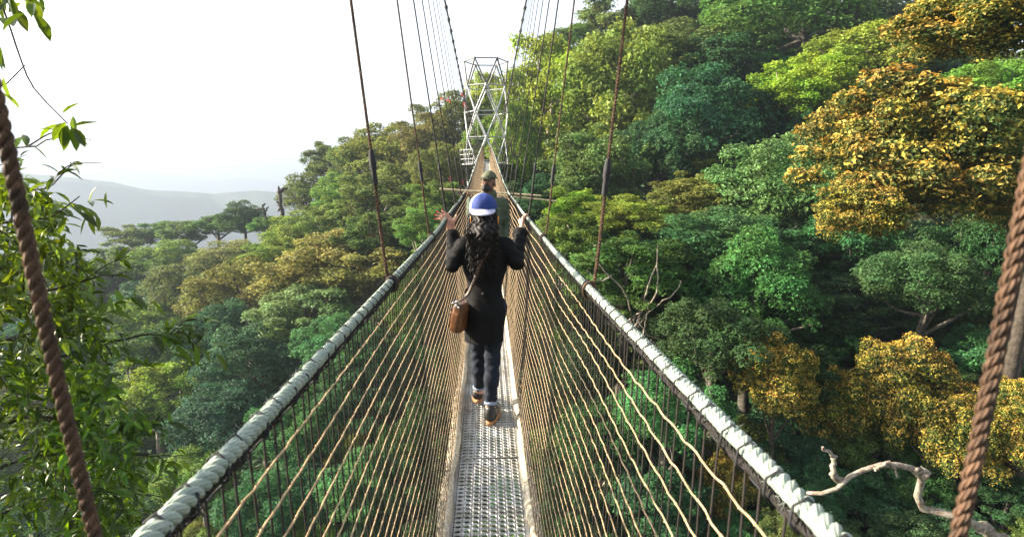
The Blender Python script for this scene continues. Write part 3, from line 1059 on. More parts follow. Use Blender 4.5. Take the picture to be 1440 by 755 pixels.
link('shoulder_strap', mb.mesh('shoulder_strap'), M['strap'], bag)

# ---- the ranger coming towards us
GY = 7.3
GZ = float(deck_z(GY)) + .008
ra = empty('person', (.035, GY, GZ), label='person in olive uniform, olive cap and black face mask, facing this way on the bridge', cat='person')
B = Body((-.42, -.3, -.01), (.36, .62, 1.80), .0055)
hc = np.array([-.012, -.02, 1.605])
HY = math.pi - R(28) * -1
hP, hR = head(B, hc, math.pi - R(26), .06, 1.04)
B.limb((0, .0, 1.37), (-.015, -.01, 1.53), .062, .056, .03)
B.ell((0, .0, .92), (.15, .11, .13), .05)
B.limb((0, .0, .95), (0, .0, 1.18), .11, .125, .05)
B.ell((0, .0, 1.24), (.165, .11, .16), .06)
B.limb((-.15, 0, 1.36), (.15, 0, 1.36), .06, .06, .05)
gSR, gER, gWR = (.175, 0, 1.355), (.225, .06, 1.09), (.16, -.04, .88)          # arm hanging by the side
gSL, gEL, gWL = (-.175, 0, 1.355), (-.245, .15, 1.22), (-.262, .42, 1.395)       # arm back to the hand rope
for S_, E_, W_ in ((gSR, gER, gWR), (gSL, gEL, gWL)):
    B.limb(S_, E_, .052, .043, .03); B.limb(E_, W_, .042, .027, .02)
hand(B, gWR, (.15, -.055, .80), [(.125, -.09, .73), (.14, -.085, .715), (.155, -.07, .715), (.165, -.055, .73)], [(.135, -.04, .84), (.112, -.065, .80), (.105, -.08, .765)])
hand(B, gWL, (-.285, .46, 1.468), [(-.335, .455, 1.455), (-.338, .475, 1.452), (-.336, .494, 1.45), (-.33, .51, 1.452)], [(-.262, .43, 1.45), (-.262, .47, 1.462), (-.262, .50, 1.45)], bend=(-.002, 0, .034))
for q, dy in ((-1, -.08), (1, .12)):
    B.limb((q * .085, 0, .9), (q * .075, dy * .6 - .02, .49), .088, .060, .04)
    B.limb((q * .075, dy * .6 - .02, .49), (q * .07, dy, .1), .058, .038, .03)
    B.limb((q * .07, dy, .07), (q * .075, dy - .13, .045), .036, .03, .02)
link('body', B.mesh('body'), M['skin2'], ra)
mb = MB()
for q in (-1, 1): mb.ball(hP(q * .031, .0835, .004), .0062, 5)
link('eyes', mb.mesh('eyes'), M['eye'], ra)
# shirt with collar
B = Body((-.38, -.24, .74), (.36, .56, 1.56), .006)
B.limb((0, 0, .80), (0, 0, 1.0), .158, .15, .04)
B.ell((0, 0, 1.2), (.185, .135, .20), .06)
B.limb((-.15, 0, 1.36), (.15, 0, 1.36), .075, .075, .05)
for S_, E_, W_ in ((gSR, gER, gWR), (gSL, gEL, gWL)):
    S_, E_, W_ = map(np.array, (S_, E_, W_))
    B.limb(S_, E_, .070, .060, .03); B.limb(E_, E_ * .12 + W_ * .88, .058, .047, .02)
B.limb((-.045, .0, 1.455), (.03, -.0, 1.455), .060, .060, .02)
B.limb((-.012, -.02, 1.50), (-.012, -.02, 1.60), .056, .06, .01, cut=True)
B.half(2, .79, keep_below=False)
B.fold(lambda X, Y, Z: .004 * np.sin(Z * 38 + X * 22) * np.clip((1.3 - Z) / .3, 0, 1) + .003 * np.sin(Z * 80 + Y * 30) * np.clip((np.abs(X) - .17) / .05, 0, 1))
shirt = link('jacket', B.mesh('jacket'), M['olive'], ra)
mb = MB()
for q in (-1, 1):
    mb.box((q * .085, -.135, 1.235), (.10, .014, .11), None, .006)
    mb.box((q * .085, -.139, 1.285), (.105, .016, .035), None, .006)
for z in (1.38, 1.28, 1.18, 1.08, .98): mb.ball((0, -.138 + (1.38 - z < .05) * .05, z), (.007, .005, .007), 4)
link('chest_pocket', mb.mesh('chest_pocket'), M['olive'], shirt)
B = Body((-.22, -.2, .06), (.22, .24, 1.0), .007)
B.ell((0, 0, .88), (.158, .125, .13), .04)
for q, dy in ((-1, -.08), (1, .12)):
    B.limb((q * .085, 0, .88), (q * .075, dy * .6 - .02, .49), .098, .075, .04)
    B.limb((q * .075, dy * .6 - .02, .49), (q * .07, dy, .11), .073, .06, .03)
link('trousers', B.mesh('trousers'), M['olive'], ra)
for q, dy in ((-1, -.08), (1, .12)):
    B = Body((q * .07 - .12, dy - .3, -.02), (q * .07 + .12, dy + .14, .2), .007)
    B.limb((q * .07, dy, .05), (q * .075, dy - .15, .04), .046, .038, .02)
    B.limb((q * .07, dy + .02, .04), (q * .07, dy, .13), .045, .05, .02)
    B.half(2, .0, keep_below=False)
    link('boot', B.mesh('boot'), M['shoe'], ra)
# cap with a peak
B = Body(hc - .24, hc + .24, .0055)
B.ell(hP(0, -.012, .080), (.090, .110, .048), .02, hR)
B.limb(hP(0, -.012, .066), hP(0, -.012, .070), .094, .094, .01)
B.half(2, float(hP(0, 0, .056)[2]), keep_below=False)
gcap = link('cap', B.mesh('cap'), M['olivecap'], ra)
mb = MB(); V, q = [], []
for i in range(6):
    for j in range(21):
        a = (j / 20 * 2 - 1) * .92
        e = i / 5
        V.append(hP(math.sin(a) * (.095 - .006 * e), math.cos(a) * .108 + .068 * e * max(0, math.cos(a * 1.6))**.6 - .012, .064 - .010 * e - .014 * (a / .92)**2))
for i in range(5):
    for j in range(20): q.append((i * 21 + j, i * 21 + j + 1, (i + 1) * 21 + j + 1, (i + 1) * 21 + j))
pkk = link('peak', MB().add(np.array(V), q=q).mesh('peak'), M['olivecap'], gcap)
so = pkk.modifiers.new('thickness', 'SOLIDIFY'); so.thickness = .005
mb = MB()
a = np.linspace(0, 2 * math.pi, 40)
mb.tube([hP(math.cos(t) * .0995, math.sin(t) * .1135 - .012, .068) for t in a], .006, 6)
link('cap_band', mb.mesh('cap_band'), M['olivecap'], gcap)
# face mask
B = Body(hc - .2, hc + .2, .005)
B.ell(hP(0, .060, -.058), np.array([.062, .056, .052]), .02, hR)
B.limb(hP(0, .108, -.026), hP(0, .115, -.06), .016, .016, .02)
B.ell(hP(0, -.045, -.03), np.array([.12, .085, .14]), .01, hR, cut=True)
mk = link('face_mask', B.mesh('face_mask'), M['mask'], ra)
mb = MB()
for q in (-1, 1):
    mb.tube([hP(q * .058, .05, -.03), hP(q * .076, .02, -.01), hP(q * .086, -.012, .018)], .003, 5)
    mb.tube([hP(q * .056, .04, -.075), hP(q * .074, .0, -.055), hP(q * .086, -.02, -.03)], .003, 5)
link('ear_loop', mb.mesh('ear_loop'), M['mask'], mk)
# dark neck scarf
B = Body(hc - .22, hc + .18, .006)
B.limb((-.05, -.01, 1.475), (.03, -.01, 1.475), .062, .062, .02)
link('neckerchief', B.mesh('neckerchief'), M['olivecap'], ra)
#SECTION: forest
# ------------------------------------------------------------------ terrain
SKY = [(-400, 345), (0, 340), (120, 335), (200, 330), (330, 316), (400, 272), (440, 240), (470, 215), (540, 190), (600, 170), (640, 148), (700, 118), (760, 75), (830, 15), (900, -50), (1000, -110), (1440, -200), (1900, -200)]


def canopy(x, y):
    x, y = np.asarray(x, float), np.asarray(y, float)
    g = np.where(x > 0, .35 * np.minimum(x, 38) - .25 * np.maximum(x - 48, 0), np.where(x > -40, .6 * x, -24 + .35 * (x + 40)))
    g = np.maximum(g, -60)
    return -20 + np.where(y > 0, .45 * y, -.3 * y) + g


_az, _yc = [], []
for px_, py_ in SKY:
    r_ = ray(px_, py_)
    best = 95.
    for yy_ in np.arange(10, 96, .5):
        if r_[2] * yy_ < canopy(r_[0] * yy_, yy_):
            best = yy_; break
    _az.append(r_[0]); _yc.append(best)


def crest_y(a): return np.interp(a, _az, _yc)


def canopy_c(x, y):
    x, y = np.asarray(x, float), np.asarray(y, float)
    a = x / np.maximum(y, 1.)
    yc = crest_y(np.clip(a, -3, 3))
    yl = np.minimum(y, yc)
    over = np.maximum(y - yc, 0)
    z = canopy(np.where(y > yc, a * yl, x), yl) - .12 * over - .5 * np.maximum(over - 40, 0)
    return np.maximum(z, -420)


def ground_z(x, y):
    x, y = np.asarray(x, float), np.asarray(y, float)
    return canopy_c(x, y) - 3.8 - .03 * np.clip(np.hypot(x, y), 0, 60) + .8 * np.sin(x * .21 + 1) * np.sin(y * .17)


# the ground, one sheet
gx = np.concatenate([-np.geomspace(5000, 160, 22), np.arange(-150, 151, 3.), np.geomspace(160, 5000, 22)])
gy = np.concatenate([-np.geomspace(5000, 60, 16), np.arange(-54, 151, 3.), np.geomspace(160, 5000, 28)])
X, Y = np.meshgrid(gx, gy, indexing='ij')
V = np.stack([X, Y, ground_z(X, Y)], -1).reshape(-1, 3)
i, j = np.meshgrid(np.arange(len(gx) - 1), np.arange(len(gy) - 1), indexing='ij')
n_ = len(gy)
q = np.stack([i * n_ + j, (i + 1) * n_ + j, (i + 1) * n_ + j + 1, i * n_ + j + 1], -1).reshape(-1, 4)
tag(link('ground', fast_mesh('ground', V, q), M['soil']), kind='structure')

# two far ranges of hills beyond the valley
for name, dist, prof, base in (
        ('far_hills', 1300., [(-900, 235), (-400, 250), (-100, 238), (0, 240), (60, 246), (110, 250), (160, 256), (200, 264), (260, 268), (300, 272), (360, 270), (430, 273), (520, 280), (700, 300), (1000, 320), (1500, 330)], -440),
        ('distant_mountains', 3500., [(-900, 225), (-400, 240), (-100, 236), (0, 232), (60, 229), (120, 228), (170, 236), (230, 246), (300, 254), (340, 250), (400, 258), (470, 264), (700, 280), (1500, 290)], -440)):
    pk_ = np.array(prof, float)
    pxs = np.linspace(-900, 1500, 500)
    pys = np.interp(pxs, pk_[:, 0], pk_[:, 1])
    nr = np.random.default_rng(int(dist))
    for fq, am in ((.012, 1.6), (.03, .8), (.07, .35), (.15, .15)):
        pys = pys + am * np.sin(pxs * fq + nr.uniform(0, 6))
    rows = []
    for f_, hz in ((.78, 0), (.88, .45), (.95, .8), (1., 1.), (1.06, .75), (1.2, .1)):
        rr = []
        for a_, b_ in zip(pxs, pys):
            r_ = ray(a_, b_); r_ = r_ / np.hypot(r_[0], 1)
            top = r_[2] * dist
            wv = 1
            rr.append((r_[0] * dist * f_ * (wv if hz != 1 else 1), r_[1] * dist * f_ * (wv if hz != 1 else 1), base + (top - base) * hz))
        rows.append(rr)
    V = np.array(rows).reshape(-1, 3)
    n_ = len(pxs)
    q = [(r_ * n_ + k, r_ * n_ + k + 1, (r_ + 1) * n_ + k + 1, (r_ + 1) * n_ + k) for r_ in range(5) for k in range(n_ - 1)]
    tag(link(name, fast_mesh(name, V, q), M['hill']), kind='structure')

# valley air
lo, hi = np.array([-5400, -5400, -475.]), np.array([5400, 5400, 150.])
me = MB().box((lo + hi) / 2, hi - lo).mesh('haze', False)
vm, nt, out = mat_new('valley_haze')
pv = N(nt, 'ShaderNodeVolumePrincipled')
pv.inputs['Color'].default_value = (.36, .43, .53, 1)
pv.inputs['Density'].default_value = .0008
pv.inputs['Anisotropy'].default_value = .25
nt.links.new(pv.outputs[0], out.inputs['Volume'])
if HAZE: tag(link('haze', me, vm), kind='stuff')

# ------------------------------------------------------------------ trees


def leaf_verts(c, nrm, L, W, r_, fold=.25, droop=0.):
    """folded leaves: base, right, tip, left"""
    n = len(c)
    rnd = r_.normal(size=(n, 3))
    if droop: rnd[:, 2] -= droop
    t = rnd - nrm * np.sum(rnd * nrm, 1)[:, None]
    t /= np.linalg.norm(t, axis=1)[:, None] + 1e-9
    b = np.cross(nrm, t)
    L = np.asarray(L)[:, None]; W = np.asarray(W)[:, None]
    base = c - t * L * .5
    tip = c + t * L * .5 - nrm * L * .12
    r1 = c + b * W * .5 + nrm * W * fold - t * L * .06
    l1 = c - b * W * .5 + nrm * W * fold - t * L * .06
    V = np.stack([base, r1, tip, l1], 1).reshape(-1, 3)
    k = np.arange(n)[:, None] * 4
    T = np.concatenate([k + [0, 1, 2], k + [0, 2, 3]])
    return V, T


KINDS = dict(
    dome=dict(nl=76, r=(.10, .27), hz=.82, fz=.85, n=19000, s=.047, zmin=-.80, up=.4, sc=(.78, 1.05)),
    feather=dict(nl=84, r=(.10, .23), hz=.95, fz=.9, n=16500, s=.056, zmin=-.85, up=.35, sc=(.45, 1.12)),
    layer=dict(nl=76, r=(.12, .30), hz=.85, fz=.68, n=16500, s=.054, zmin=-.85, up=.9, sc=(.6, 1.06)),
    umbrella=dict(nl=40, r=(.14, .30), hz=.75, fz=.5, n=9500, s=.06, zmin=-.2, up=.6, sc=(.4, 1.1)),
    gold=dict(nl=90, r=(.12, .27), hz=.90, fz=.9, n=46000, s=.043, zmin=-.9, up=.3, sc=(.62, 1.10)),
)


def crown_mesh(kind, seed):
    k = KINDS[kind]
    r_ = np.random.default_rng(seed)
    nl = k['nl']
    d = []
    g = (math.sqrt(5) - 1) / 2
    for i in range(nl):
        z = 1 - (i + .5) / nl * (1 - k['zmin'])
        a = 2 * math.pi * g * i + r_.normal(0, .35)
        z = np.clip(z + r_.normal(0, .1), -.9, 1)
        s_ = math.sqrt(max(0, 1 - z * z))
        d.append((s_ * math.cos(a), s_ * math.sin(a), z))
    d = np.array(d)
    lr = r_.uniform(*k['r'], nl)
    reach = (1 - lr * .85) * r_.uniform(.60, 1.10, nl)
    inner = r_.random(nl) < .2
    reach = np.where(inner, reach * .6, reach)
    c = d * reach[:, None] * [1, 1, k['hz']]
    low = .0
    if kind == 'umbrella':
        c[:, 2] = k['hz'] * (-.35 + 1.1 * r_.random(nl)) * (1 - .4 * np.hypot(c[:, 0], c[:, 1]))
    # noise on the outline as a whole
    ph = np.arctan2(c[:, 1], c[:, 0])
    c[:, :2] *= (1 + .13 * np.sin(ph * 2 + seed) + .09 * np.sin(ph * 3 + seed * 2.3))[:, None]
    wgt = lr**2; cnt = (k['n'] * wgt / wgt.sum() * 1.5).astype(int)
    C, NM, TP = [], [], []
    for i in range(nl):
        m_ = cnt[i]
        u = r_.normal(size=(m_, 3)); u /= np.linalg.norm(u, axis=1)[:, None]
        low = u[:, 2] < -.25
        u[low & (r_.random(m_) < .75), 2] *= -1
        rad = lr[i] * r_.uniform(*k['sc'], m_)
        rad *= 1 + .18 * np.sin(u[:, 0] * 7 + i) * np.sin(u[:, 1] * 7 + 2 * i) + .12 * np.sin(u[:, 2] * 9 + i)
        p = c[i] + u * rad[:, None] * [1, 1, k['fz']]
        dd = np.linalg.norm((p[:, None, :] - c[None]) / [1, 1, k['fz']], axis=2) / lr[None]
        dd[:, i] = 9
        keep = dd.min(1) > .72
        p, u, rad = p[keep], u[keep], rad[keep]
        nm = u * .75 + np.array([0, 0, k['up']]) + r_.normal(0, .42, (len(p), 3))
        nm /= np.linalg.norm(nm, axis=1)[:, None]
        C.append(p); NM.append(nm)
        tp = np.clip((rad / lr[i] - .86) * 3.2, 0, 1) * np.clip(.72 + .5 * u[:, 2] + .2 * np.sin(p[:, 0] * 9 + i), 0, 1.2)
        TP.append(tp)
    C, NM, TP = map(np.concatenate, (C, NM, TP))
    s = k['s'] * r_.uniform(.65, 1.35, len(C))
    V, T = leaf_verts(C, NM, s, s * r_.uniform(.45, .7, len(C)), r_, droop=.5 if kind == 'gold' else 0)
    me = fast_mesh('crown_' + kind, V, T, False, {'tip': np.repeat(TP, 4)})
    return me, c, lr


PROTO = {}
for kd, nv in (('dome', 4), ('feather', 4), ('layer', 3), ('umbrella', 3), ('gold', 3)):
    PROTO[kd] = [crown_mesh(kd, 11 + 7 * i + len(kd)) for i in range(nv)]
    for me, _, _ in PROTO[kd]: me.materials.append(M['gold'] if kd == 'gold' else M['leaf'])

PAL = dict(YG=(.19, .30, .036), Y2=(.14, .23, .036), G=(.065, .145, .032), EM=(.045, .140, .050), BG=(.028, .092, .050), OL=(.135, .170, .042), O2=(.100, .138, .040),
           DK=(.026, .066, .026), LG=(.120, .225, .085), PY=(.24, .27, .065), GO=(.055, .105, .024), G2=(.10, .19, .045))  # DK also paints canopy shade into crowns low on the right
WORD = dict(YG='bright yellow green', Y2='yellowish green', G='mid green', EM='emerald green', BG='dark blue green', OL='olive brown', O2='dull olive', DK='deep shaded green', LG='pale mint green', PY='pale yellow green', GO='golden leaved', G2='fresh green')
SHAPE = dict(dome='domed', feather='loose feathery', layer='layered', umbrella='flat topped', gold='dense leafy')
TREES = []
kcount = {}


def add_tree(kind, px, py, w, h, col, label, Y=None, fac=1.0, group=None, trunk=True, bark='bark', limbs=6, toff=0.):
    r_ = ray(px, py)
    if Y is None:
        yy_ = np.arange(4, 140, .25)
        hit = np.nonzero(r_[2] * yy_ < canopy(r_[0] * yy_, yy_))[0]
        Y = float(yy_[hit[0]]) if len(hit) else 95.
        Y = min(Y, float(crest_y(r_[0])) + 2.) * fac
    c = r_ * Y
    if kind != 'gold': w, h = w * 1.2, h * 1.18
    rad = w / 2 / F * Y
    rz = h / 2 / F * Y / KINDS[kind]['hz'] * .95
    gz = float(ground_z(c[0], c[1]))
    gz = min(gz, c[2] - rz * .9 - 1.0)
    n = kcount.get(kind, 0); kcount[kind] = n + 1
    me, lc, lr = PROTO[kind][n % len(PROTO[kind])]
    rot = random.uniform(0, 6.28)
    root = empty(dict(dome='broadleaf_tree', feather='feathery_tree', layer='layered_tree', umbrella='umbrella_tree', gold='golden_tree')[kind], (c[0], c[1], gz), label=label, cat='tree', group=group)
    o = link('crown', me, None, root)
    o.location = (0, 0, c[2] - gz)
    o.rotation_euler = (0, 0, rot)
    o.scale = (rad, rad, rz)
    jit = [random.uniform(.86, 1.16) for _ in range(3)]
    base_ = (.085, .150, .036)
    o.color = tuple((a * .78 + g_ * .22) * b * 1.12 if kind != 'gold' else a * b for a, g_, b in zip(PAL[col], base_, jit)) + (1,)
    # trunk with limbs that reach the leaf masses
    if trunk:
        mb = MB()
        H = c[2] - gz
        tr = max(.10, rad * .075)
        ben = np.array([random.uniform(-.5, .5), random.uniform(-.5, .5), 0]) * rad * .35
        tv = np.array([toff, toff * .3, 0])
        P = smooth_path([tv + [0, 0, -.6], tv + ben * .6 + [0, 0, H * .5], tv * (.97 if toff else .85) + ben * .3 + [0, 0, H * (.97 if toff else .8)], tv * .25 + [0, 0, H + rz * .15]], 10)
        mb.tube(P, np.concatenate([np.linspace(tr * 1.35, tr * .55, 9), [tr * .08]]), 7)
        cr, sr = math.cos(rot), math.sin(rot)
        order = np.argsort(-np.hypot(lc[:, 0], lc[:, 1]))
        pick = order[::max(1, len(order) // limbs)][:limbs]
        for kk in pick:
            x_, y_, z_ = lc[kk]
            e = np.array([(x_ * cr - y_ * sr) * rad, (x_ * sr + y_ * cr) * rad, H + z_ * rz])
            st = P[8] if toff else P[6] if kk % 2 else P[7]
            mid = st * .55 + e * .45 + np.array([random.uniform(-.1, .1) * rad, random.uniform(-.1, .1) * rad, -.05 * rad])
            Q = smooth_path([st, mid, e], 7)
            mb.tube(Q, np.linspace(tr * .5, tr * .12, 7), 5)
        mb.build('trunk', M[bark], root)
    TREES.append(dict(px=px, py=py, w=w, h=h, label=label, root=root, Y=Y, kind=kind, col=col))
    return root


EXPL = [
    # right of the tower
    ('feather', 778, 150, 150, 190, 'YG', 'tall sunlit yellow green tree just right of the steel tower', None, 1.),
    ('feather', 880, 150, 190, 200, 'Y2', 'broad feathery yellow green tree between the hangers and the blue green dome', None, .97),
    ('feather', 722, 215, 70, 150, 'YG', 'narrow bright tree pressed close beside the right flank of the tower', None, 1.02),
    ('feather', 842, 245, 150, 120, 'G2', 'fresh green tree under the broad yellow green tree', None, .95),
    ('dome', 995, 175, 170, 140, 'BG', 'large dark blue green domed tree in the middle of the right slope', None, .96),
    ('dome', 935, 215, 110, 110, 'BG', 'smaller blue green tree tucked against the left of the big blue green dome', None, .97),
    ('layer', 990, 280, 130, 75, 'OL', 'small olive brown layered tree on the right slope below the blue green dome', None, .93),
    ('layer', 1100, 270, 170, 150, 'LG', 'pale mint green layered tree right of the olive brown one', None, .9),
    ('feather', 1215, 90, 140, 110, 'YG', 'sunlit yellow green tree high on the slope left of the golden canopy', None, .95),
    ('feather', 1125, 130, 130, 90, 'YG', 'yellow green tree with mint underside beside the large upper green dome', None, .95),
    ('dome', 1130, 45, 220, 120, 'G', 'large mid green domed tree at the top of the slope', None, 1.),
    ('dome', 935, 85, 180, 90, 'O2', 'olive domed tree high on the slope above the yellow green tree', None, 1.02),
    ('dome', 1000, 95, 140, 90, 'DK', 'deep green dome right of the olive domed tree high on the slope', None, 1.02),
    ('umbrella', 870, 32, 130, 80, 'O2', 'spreading olive tree on the skyline with sky showing through its branches', None, 1.0),
    ('dome', 975, 25, 150, 80, 'DK', 'dark tree on the skyline next to the spreading olive tree', None, 1.05),
    ('dome', 1045, 20, 120, 80, 'G', 'small green dome on the top edge left of the large upper dome', None, 1.04),
    ('dome', 1250, 30, 110, 110, 'DK', 'shaded dark tree behind the golden canopy at the top', None, 1.1),
    ('layer', 880, 305, 120, 60, 'YG', 'low bright yellow green crown right of the first right hand hanger', None, .88),
    ('feather', 810, 300, 90, 70, 'YG', 'glowing yellow green shrubby tree between the two nearest right hangers', None, .9),
    ('feather', 790, 350, 110, 90, 'G2', 'fresh green tree beside the hand of the person in black', None, .9),
    ('layer', 880, 385, 190, 110, 'G', 'green layered tree with bare pale limbs above the right hand rope', None, .85),
    ('dome', 1060, 400, 170, 150, 'EM', 'emerald domed tree in the middle of the shaded right slope', None, .9),
    ('layer', 1010, 340, 170, 90, 'EM', 'emerald layered tree under the olive brown layered tree', None, .9),
    ('dome', 1000, 480, 170, 120, 'DK', 'dark deep green tree in shade just above the right hand rope', None, .85),  # crown painted dark for canopy shade
    ('layer', 1190, 330, 120, 110, 'EM', 'emerald tree peeping below the hanging golden canopy', None, .95),
    ('dome', 1310, 395, 150, 100, 'EM', 'emerald dome between the upper and the lower golden trees', None, .9),
    ('dome', 1390, 360, 130, 150, 'DK', 'deep green tree behind the right hand rusty hanger', None, .95),  # dark green here is painted shade
    ('layer', 1180, 430, 130, 90, 'DK', 'dark shaded tree left of the emerald dome between the golden trees', None, 1.),  # shade put into the crown colour
    ('dome', 940, 570, 160, 110, 'EM', 'emerald tree below the right hand rope seen beside the net', None, .85),
    ('dome', 1120, 540, 130, 120, 'DK', 'deep shaded green tree behind the lower golden trees', None, 1.),  # painted dark, as shaded by the canopy above
    ('layer', 1250, 690, 120, 80, 'EM', 'low emerald tree under the lichen covered limb', None, 1.1),
    ('layer', 1110, 690, 90, 80, 'G', 'green tree top between the right hand rope and the lichen limb', None, 1.1),
    ('dome', 1400, 130, 120, 90, 'Y2', 'hazy yellowish tree between the two upper golden canopies', None, .8),
    # golden trees close by
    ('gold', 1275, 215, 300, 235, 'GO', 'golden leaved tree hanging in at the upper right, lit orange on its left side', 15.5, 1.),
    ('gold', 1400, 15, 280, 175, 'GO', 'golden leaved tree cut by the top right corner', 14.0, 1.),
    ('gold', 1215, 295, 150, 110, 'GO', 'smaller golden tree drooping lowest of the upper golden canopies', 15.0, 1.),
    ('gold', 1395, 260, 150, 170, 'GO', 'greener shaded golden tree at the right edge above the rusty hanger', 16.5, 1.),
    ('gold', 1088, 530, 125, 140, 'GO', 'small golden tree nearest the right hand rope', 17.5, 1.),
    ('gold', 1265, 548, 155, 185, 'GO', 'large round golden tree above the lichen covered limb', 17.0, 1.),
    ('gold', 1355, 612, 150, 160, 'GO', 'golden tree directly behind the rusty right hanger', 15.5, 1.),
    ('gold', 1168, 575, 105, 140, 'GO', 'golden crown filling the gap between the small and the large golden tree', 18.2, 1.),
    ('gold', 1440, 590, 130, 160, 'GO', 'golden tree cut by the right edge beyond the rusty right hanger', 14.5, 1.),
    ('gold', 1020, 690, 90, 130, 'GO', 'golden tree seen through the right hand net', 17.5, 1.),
    # about and behind the tower, left skyline
    ('feather', 685, 150, 70, 90, 'YG', 'bright tree seen through the upper lattice of the tower', None, 1.05),
    ('feather', 690, 210, 80, 80, 'Y2', 'yellowish tree directly behind the far end of the bridge', None, 1.1),
    ('dome', 640, 172, 90, 75, 'O2', 'dark olive tree on the skyline touching the left of the tower', None, 1.),
    ('dome', 600, 205, 90, 75, 'OL', 'olive brown domed tree on the left skyline below the tower', None, .98),
    ('dome', 555, 218, 130, 80, 'OL', 'wide brown green dome that tops the left skyline', None, 1.),
    ('dome', 625, 240, 80, 70, 'OL', 'brown olive crown under the left flank of the tower', None, .95),
    ('feather', 462, 232, 62, 60, 'O2', 'thin dark tree with open branches on the left skyline', None, 1.),
    ('dome', 505, 232, 90, 70, 'O2', 'small olive crown beside the thin dark skyline tree', None, 1.),
    ('dome', 436, 275, 80, 55, 'O2', 'small olive round tree on the skyline right of the dead snag', None, 1.),
    ('dome', 490, 275, 100, 60, 'G2', 'fresh green dome between the wide brown green dome and the dead snags', None, .97),
    ('feather', 540, 275, 130, 80, 'G2', 'fresh green tree under the wide brown green dome', None, .95),
    ('feather', 610, 290, 90, 70, 'O2', 'dull olive feathery tree left of the left hand hangers', None, .9),
    ('feather', 595, 320, 80, 60, 'G2', 'bright fresh green clump just left of the open hand', None, .85),
    ('layer', 480, 310, 90, 60, 'OL', 'olive brown layered tree right of the taller dead snag', None, .95),
    ('layer', 430, 330, 100, 60, 'Y2', 'yellowish tree at the foot of the two dead snags', None, .97),
    ('feather', 530, 335, 110, 80, 'G', 'green tree with pale stems between the first left hangers', None, .9),
    ('feather', 480, 385, 190, 110, 'PY', 'large pale yellow green tree, brightest on the left hillside', None, .93),
    ('layer', 410, 360, 120, 60, 'Y2', 'yellowish layered tree left of the large pale yellow green tree', None, .96),
    ('dome', 350, 415, 150, 100, 'OL', 'broad brown olive tree on the left hillside', None, .97),
    ('layer', 430, 440, 150, 90, 'LG', 'pale mint crown below the large pale yellow green tree', None, .9),
    ('dome', 330, 365, 110, 50, 'PY', 'flat pale yellowish tree above the broad brown olive one', None, 1.),
    ('dome', 345, 308, 55, 45, 'DK', 'dark rounded tree alone on the left skyline', None, 1.),
    ('umbrella', 308, 318, 65, 45, 'G', 'dark flat topped tree left of the rounded skyline tree', None, 1.),
    ('umbrella', 262, 330, 70, 45, 'G', 'flat topped skyline tree in the middle of the row', None, 1.),
    ('umbrella', 228, 326, 55, 40, 'G', 'smaller flat topped skyline tree with a leaning stem', None, 1.03),
    ('umbrella', 190, 335, 70, 45, 'O2', 'flat topped skyline tree at the left end of the row', None, 1.),
    ('umbrella', 375, 320, 50, 35, 'G', 'little flat topped tree between the rounded tree and the leaning snag', None, 1.),
    ('dome', 240, 365, 100, 50, 'Y2', 'yellowish green dome beneath the row of flat topped trees', None, 1.),
    ('feather', 170, 385, 120, 80, 'O2', 'hazy dull olive tree just right of the overhanging branch leaves', None, .98),
    ('dome', 270, 410, 110, 90, 'O2', 'dull olive dome left of the broad brown olive tree', None, .98),
    ('dome', 320, 470, 110, 90, 'BG', 'blue green tree below the broad brown olive tree', None, .93),
    ('dome', 365, 515, 140, 110, 'BG', 'dark blue green tree in the valley left of the hand rope', None, .9),
    ('dome', 480, 490, 130, 90, 'EM', 'emerald tree in the valley close to the left hand rope', None, .88),
    ('dome', 250, 500, 130, 100, 'DK', 'dark tree in the valley shade above the yellow green undergrowth', None, .95),
    ('feather', 190, 470, 120, 90, 'Y2', 'yellowish tree behind the tip of the overhanging branch', None, .95),
    ('feather', 220, 560, 130, 110, 'Y2', 'yellowish green tree low in the valley by the overhanging leaves', None, .9),
    ('dome', 320, 590, 150, 100, 'BG', 'blue green tree low in the valley against the left hand rope', None, .88),
    ('layer', 280, 670, 110, 80, 'G2', 'fresh green tree at the bottom beside the thick end of the left rope', None, .88),
    ('dome', 430, 600, 130, 110, 'EM', 'emerald tree seen through the top of the left net', None, .95),
    ('dome', 520, 560, 120, 100, 'BG', 'blue green tree seen through the middle of the left net', None, .97),
    ('dome', 390, 710, 140, 110, 'BG', 'blue green tree at the bottom seen through the left net', None, .95),
    ('layer', 520, 680, 130, 110, 'EM', 'emerald tree far below the left net', None, .97),
    ('dome', 600, 620, 110, 100, 'DK', 'dark tree under the bridge near the deck', None, 1.),
    ('dome', 590, 430, 100, 90, 'G', 'green tree behind the upper left net', None, .95),
    ('feather', 780, 440, 100, 110, 'G', 'green tree behind the upper right net', None, .95),
    ('feather', 850, 620, 140, 120, 'DK', 'dark feathery tree low behind the middle of the right net', None, .95),
    ('layer', 930, 700, 140, 100, 'BG', 'dark blue green tree far below the right net', None, .97),
    ('dome', 820, 520, 110, 100, 'DK', 'dark tree behind the right net at the height of the bag', None, .97),
    ('dome', 800, 710, 110, 100, 'DK', 'dark tree under the bridge right of the deck', None, 1.),
]
for e in EXPL:
    kd, px_, py_, w_, h_, c_, lab, Y_, fac_ = e
    add_tree(kd, px_, py_, w_, h_, c_, lab, Y=Y_, fac=fac_, group='golden leaved trees on the right' if kd == 'gold' else None,
             bark='pale' if kd == 'feather' else 'darkbark' if kd == 'gold' else 'bark', limbs=9 if kd == 'feather' else 6, toff={1275: 4.8, 1400: 3.2, 1215: 6.0, 1395: 2.6, 1440: 2.5}.get(px_, 0) if kd == 'gold' else 0)

# second rank: the crowns that fill the slopes between and behind them
fr = random.Random(5)
used_labels = set(t['label'] for t in TREES)
marks = [dict(t) for t in TREES]
SHORT = {}


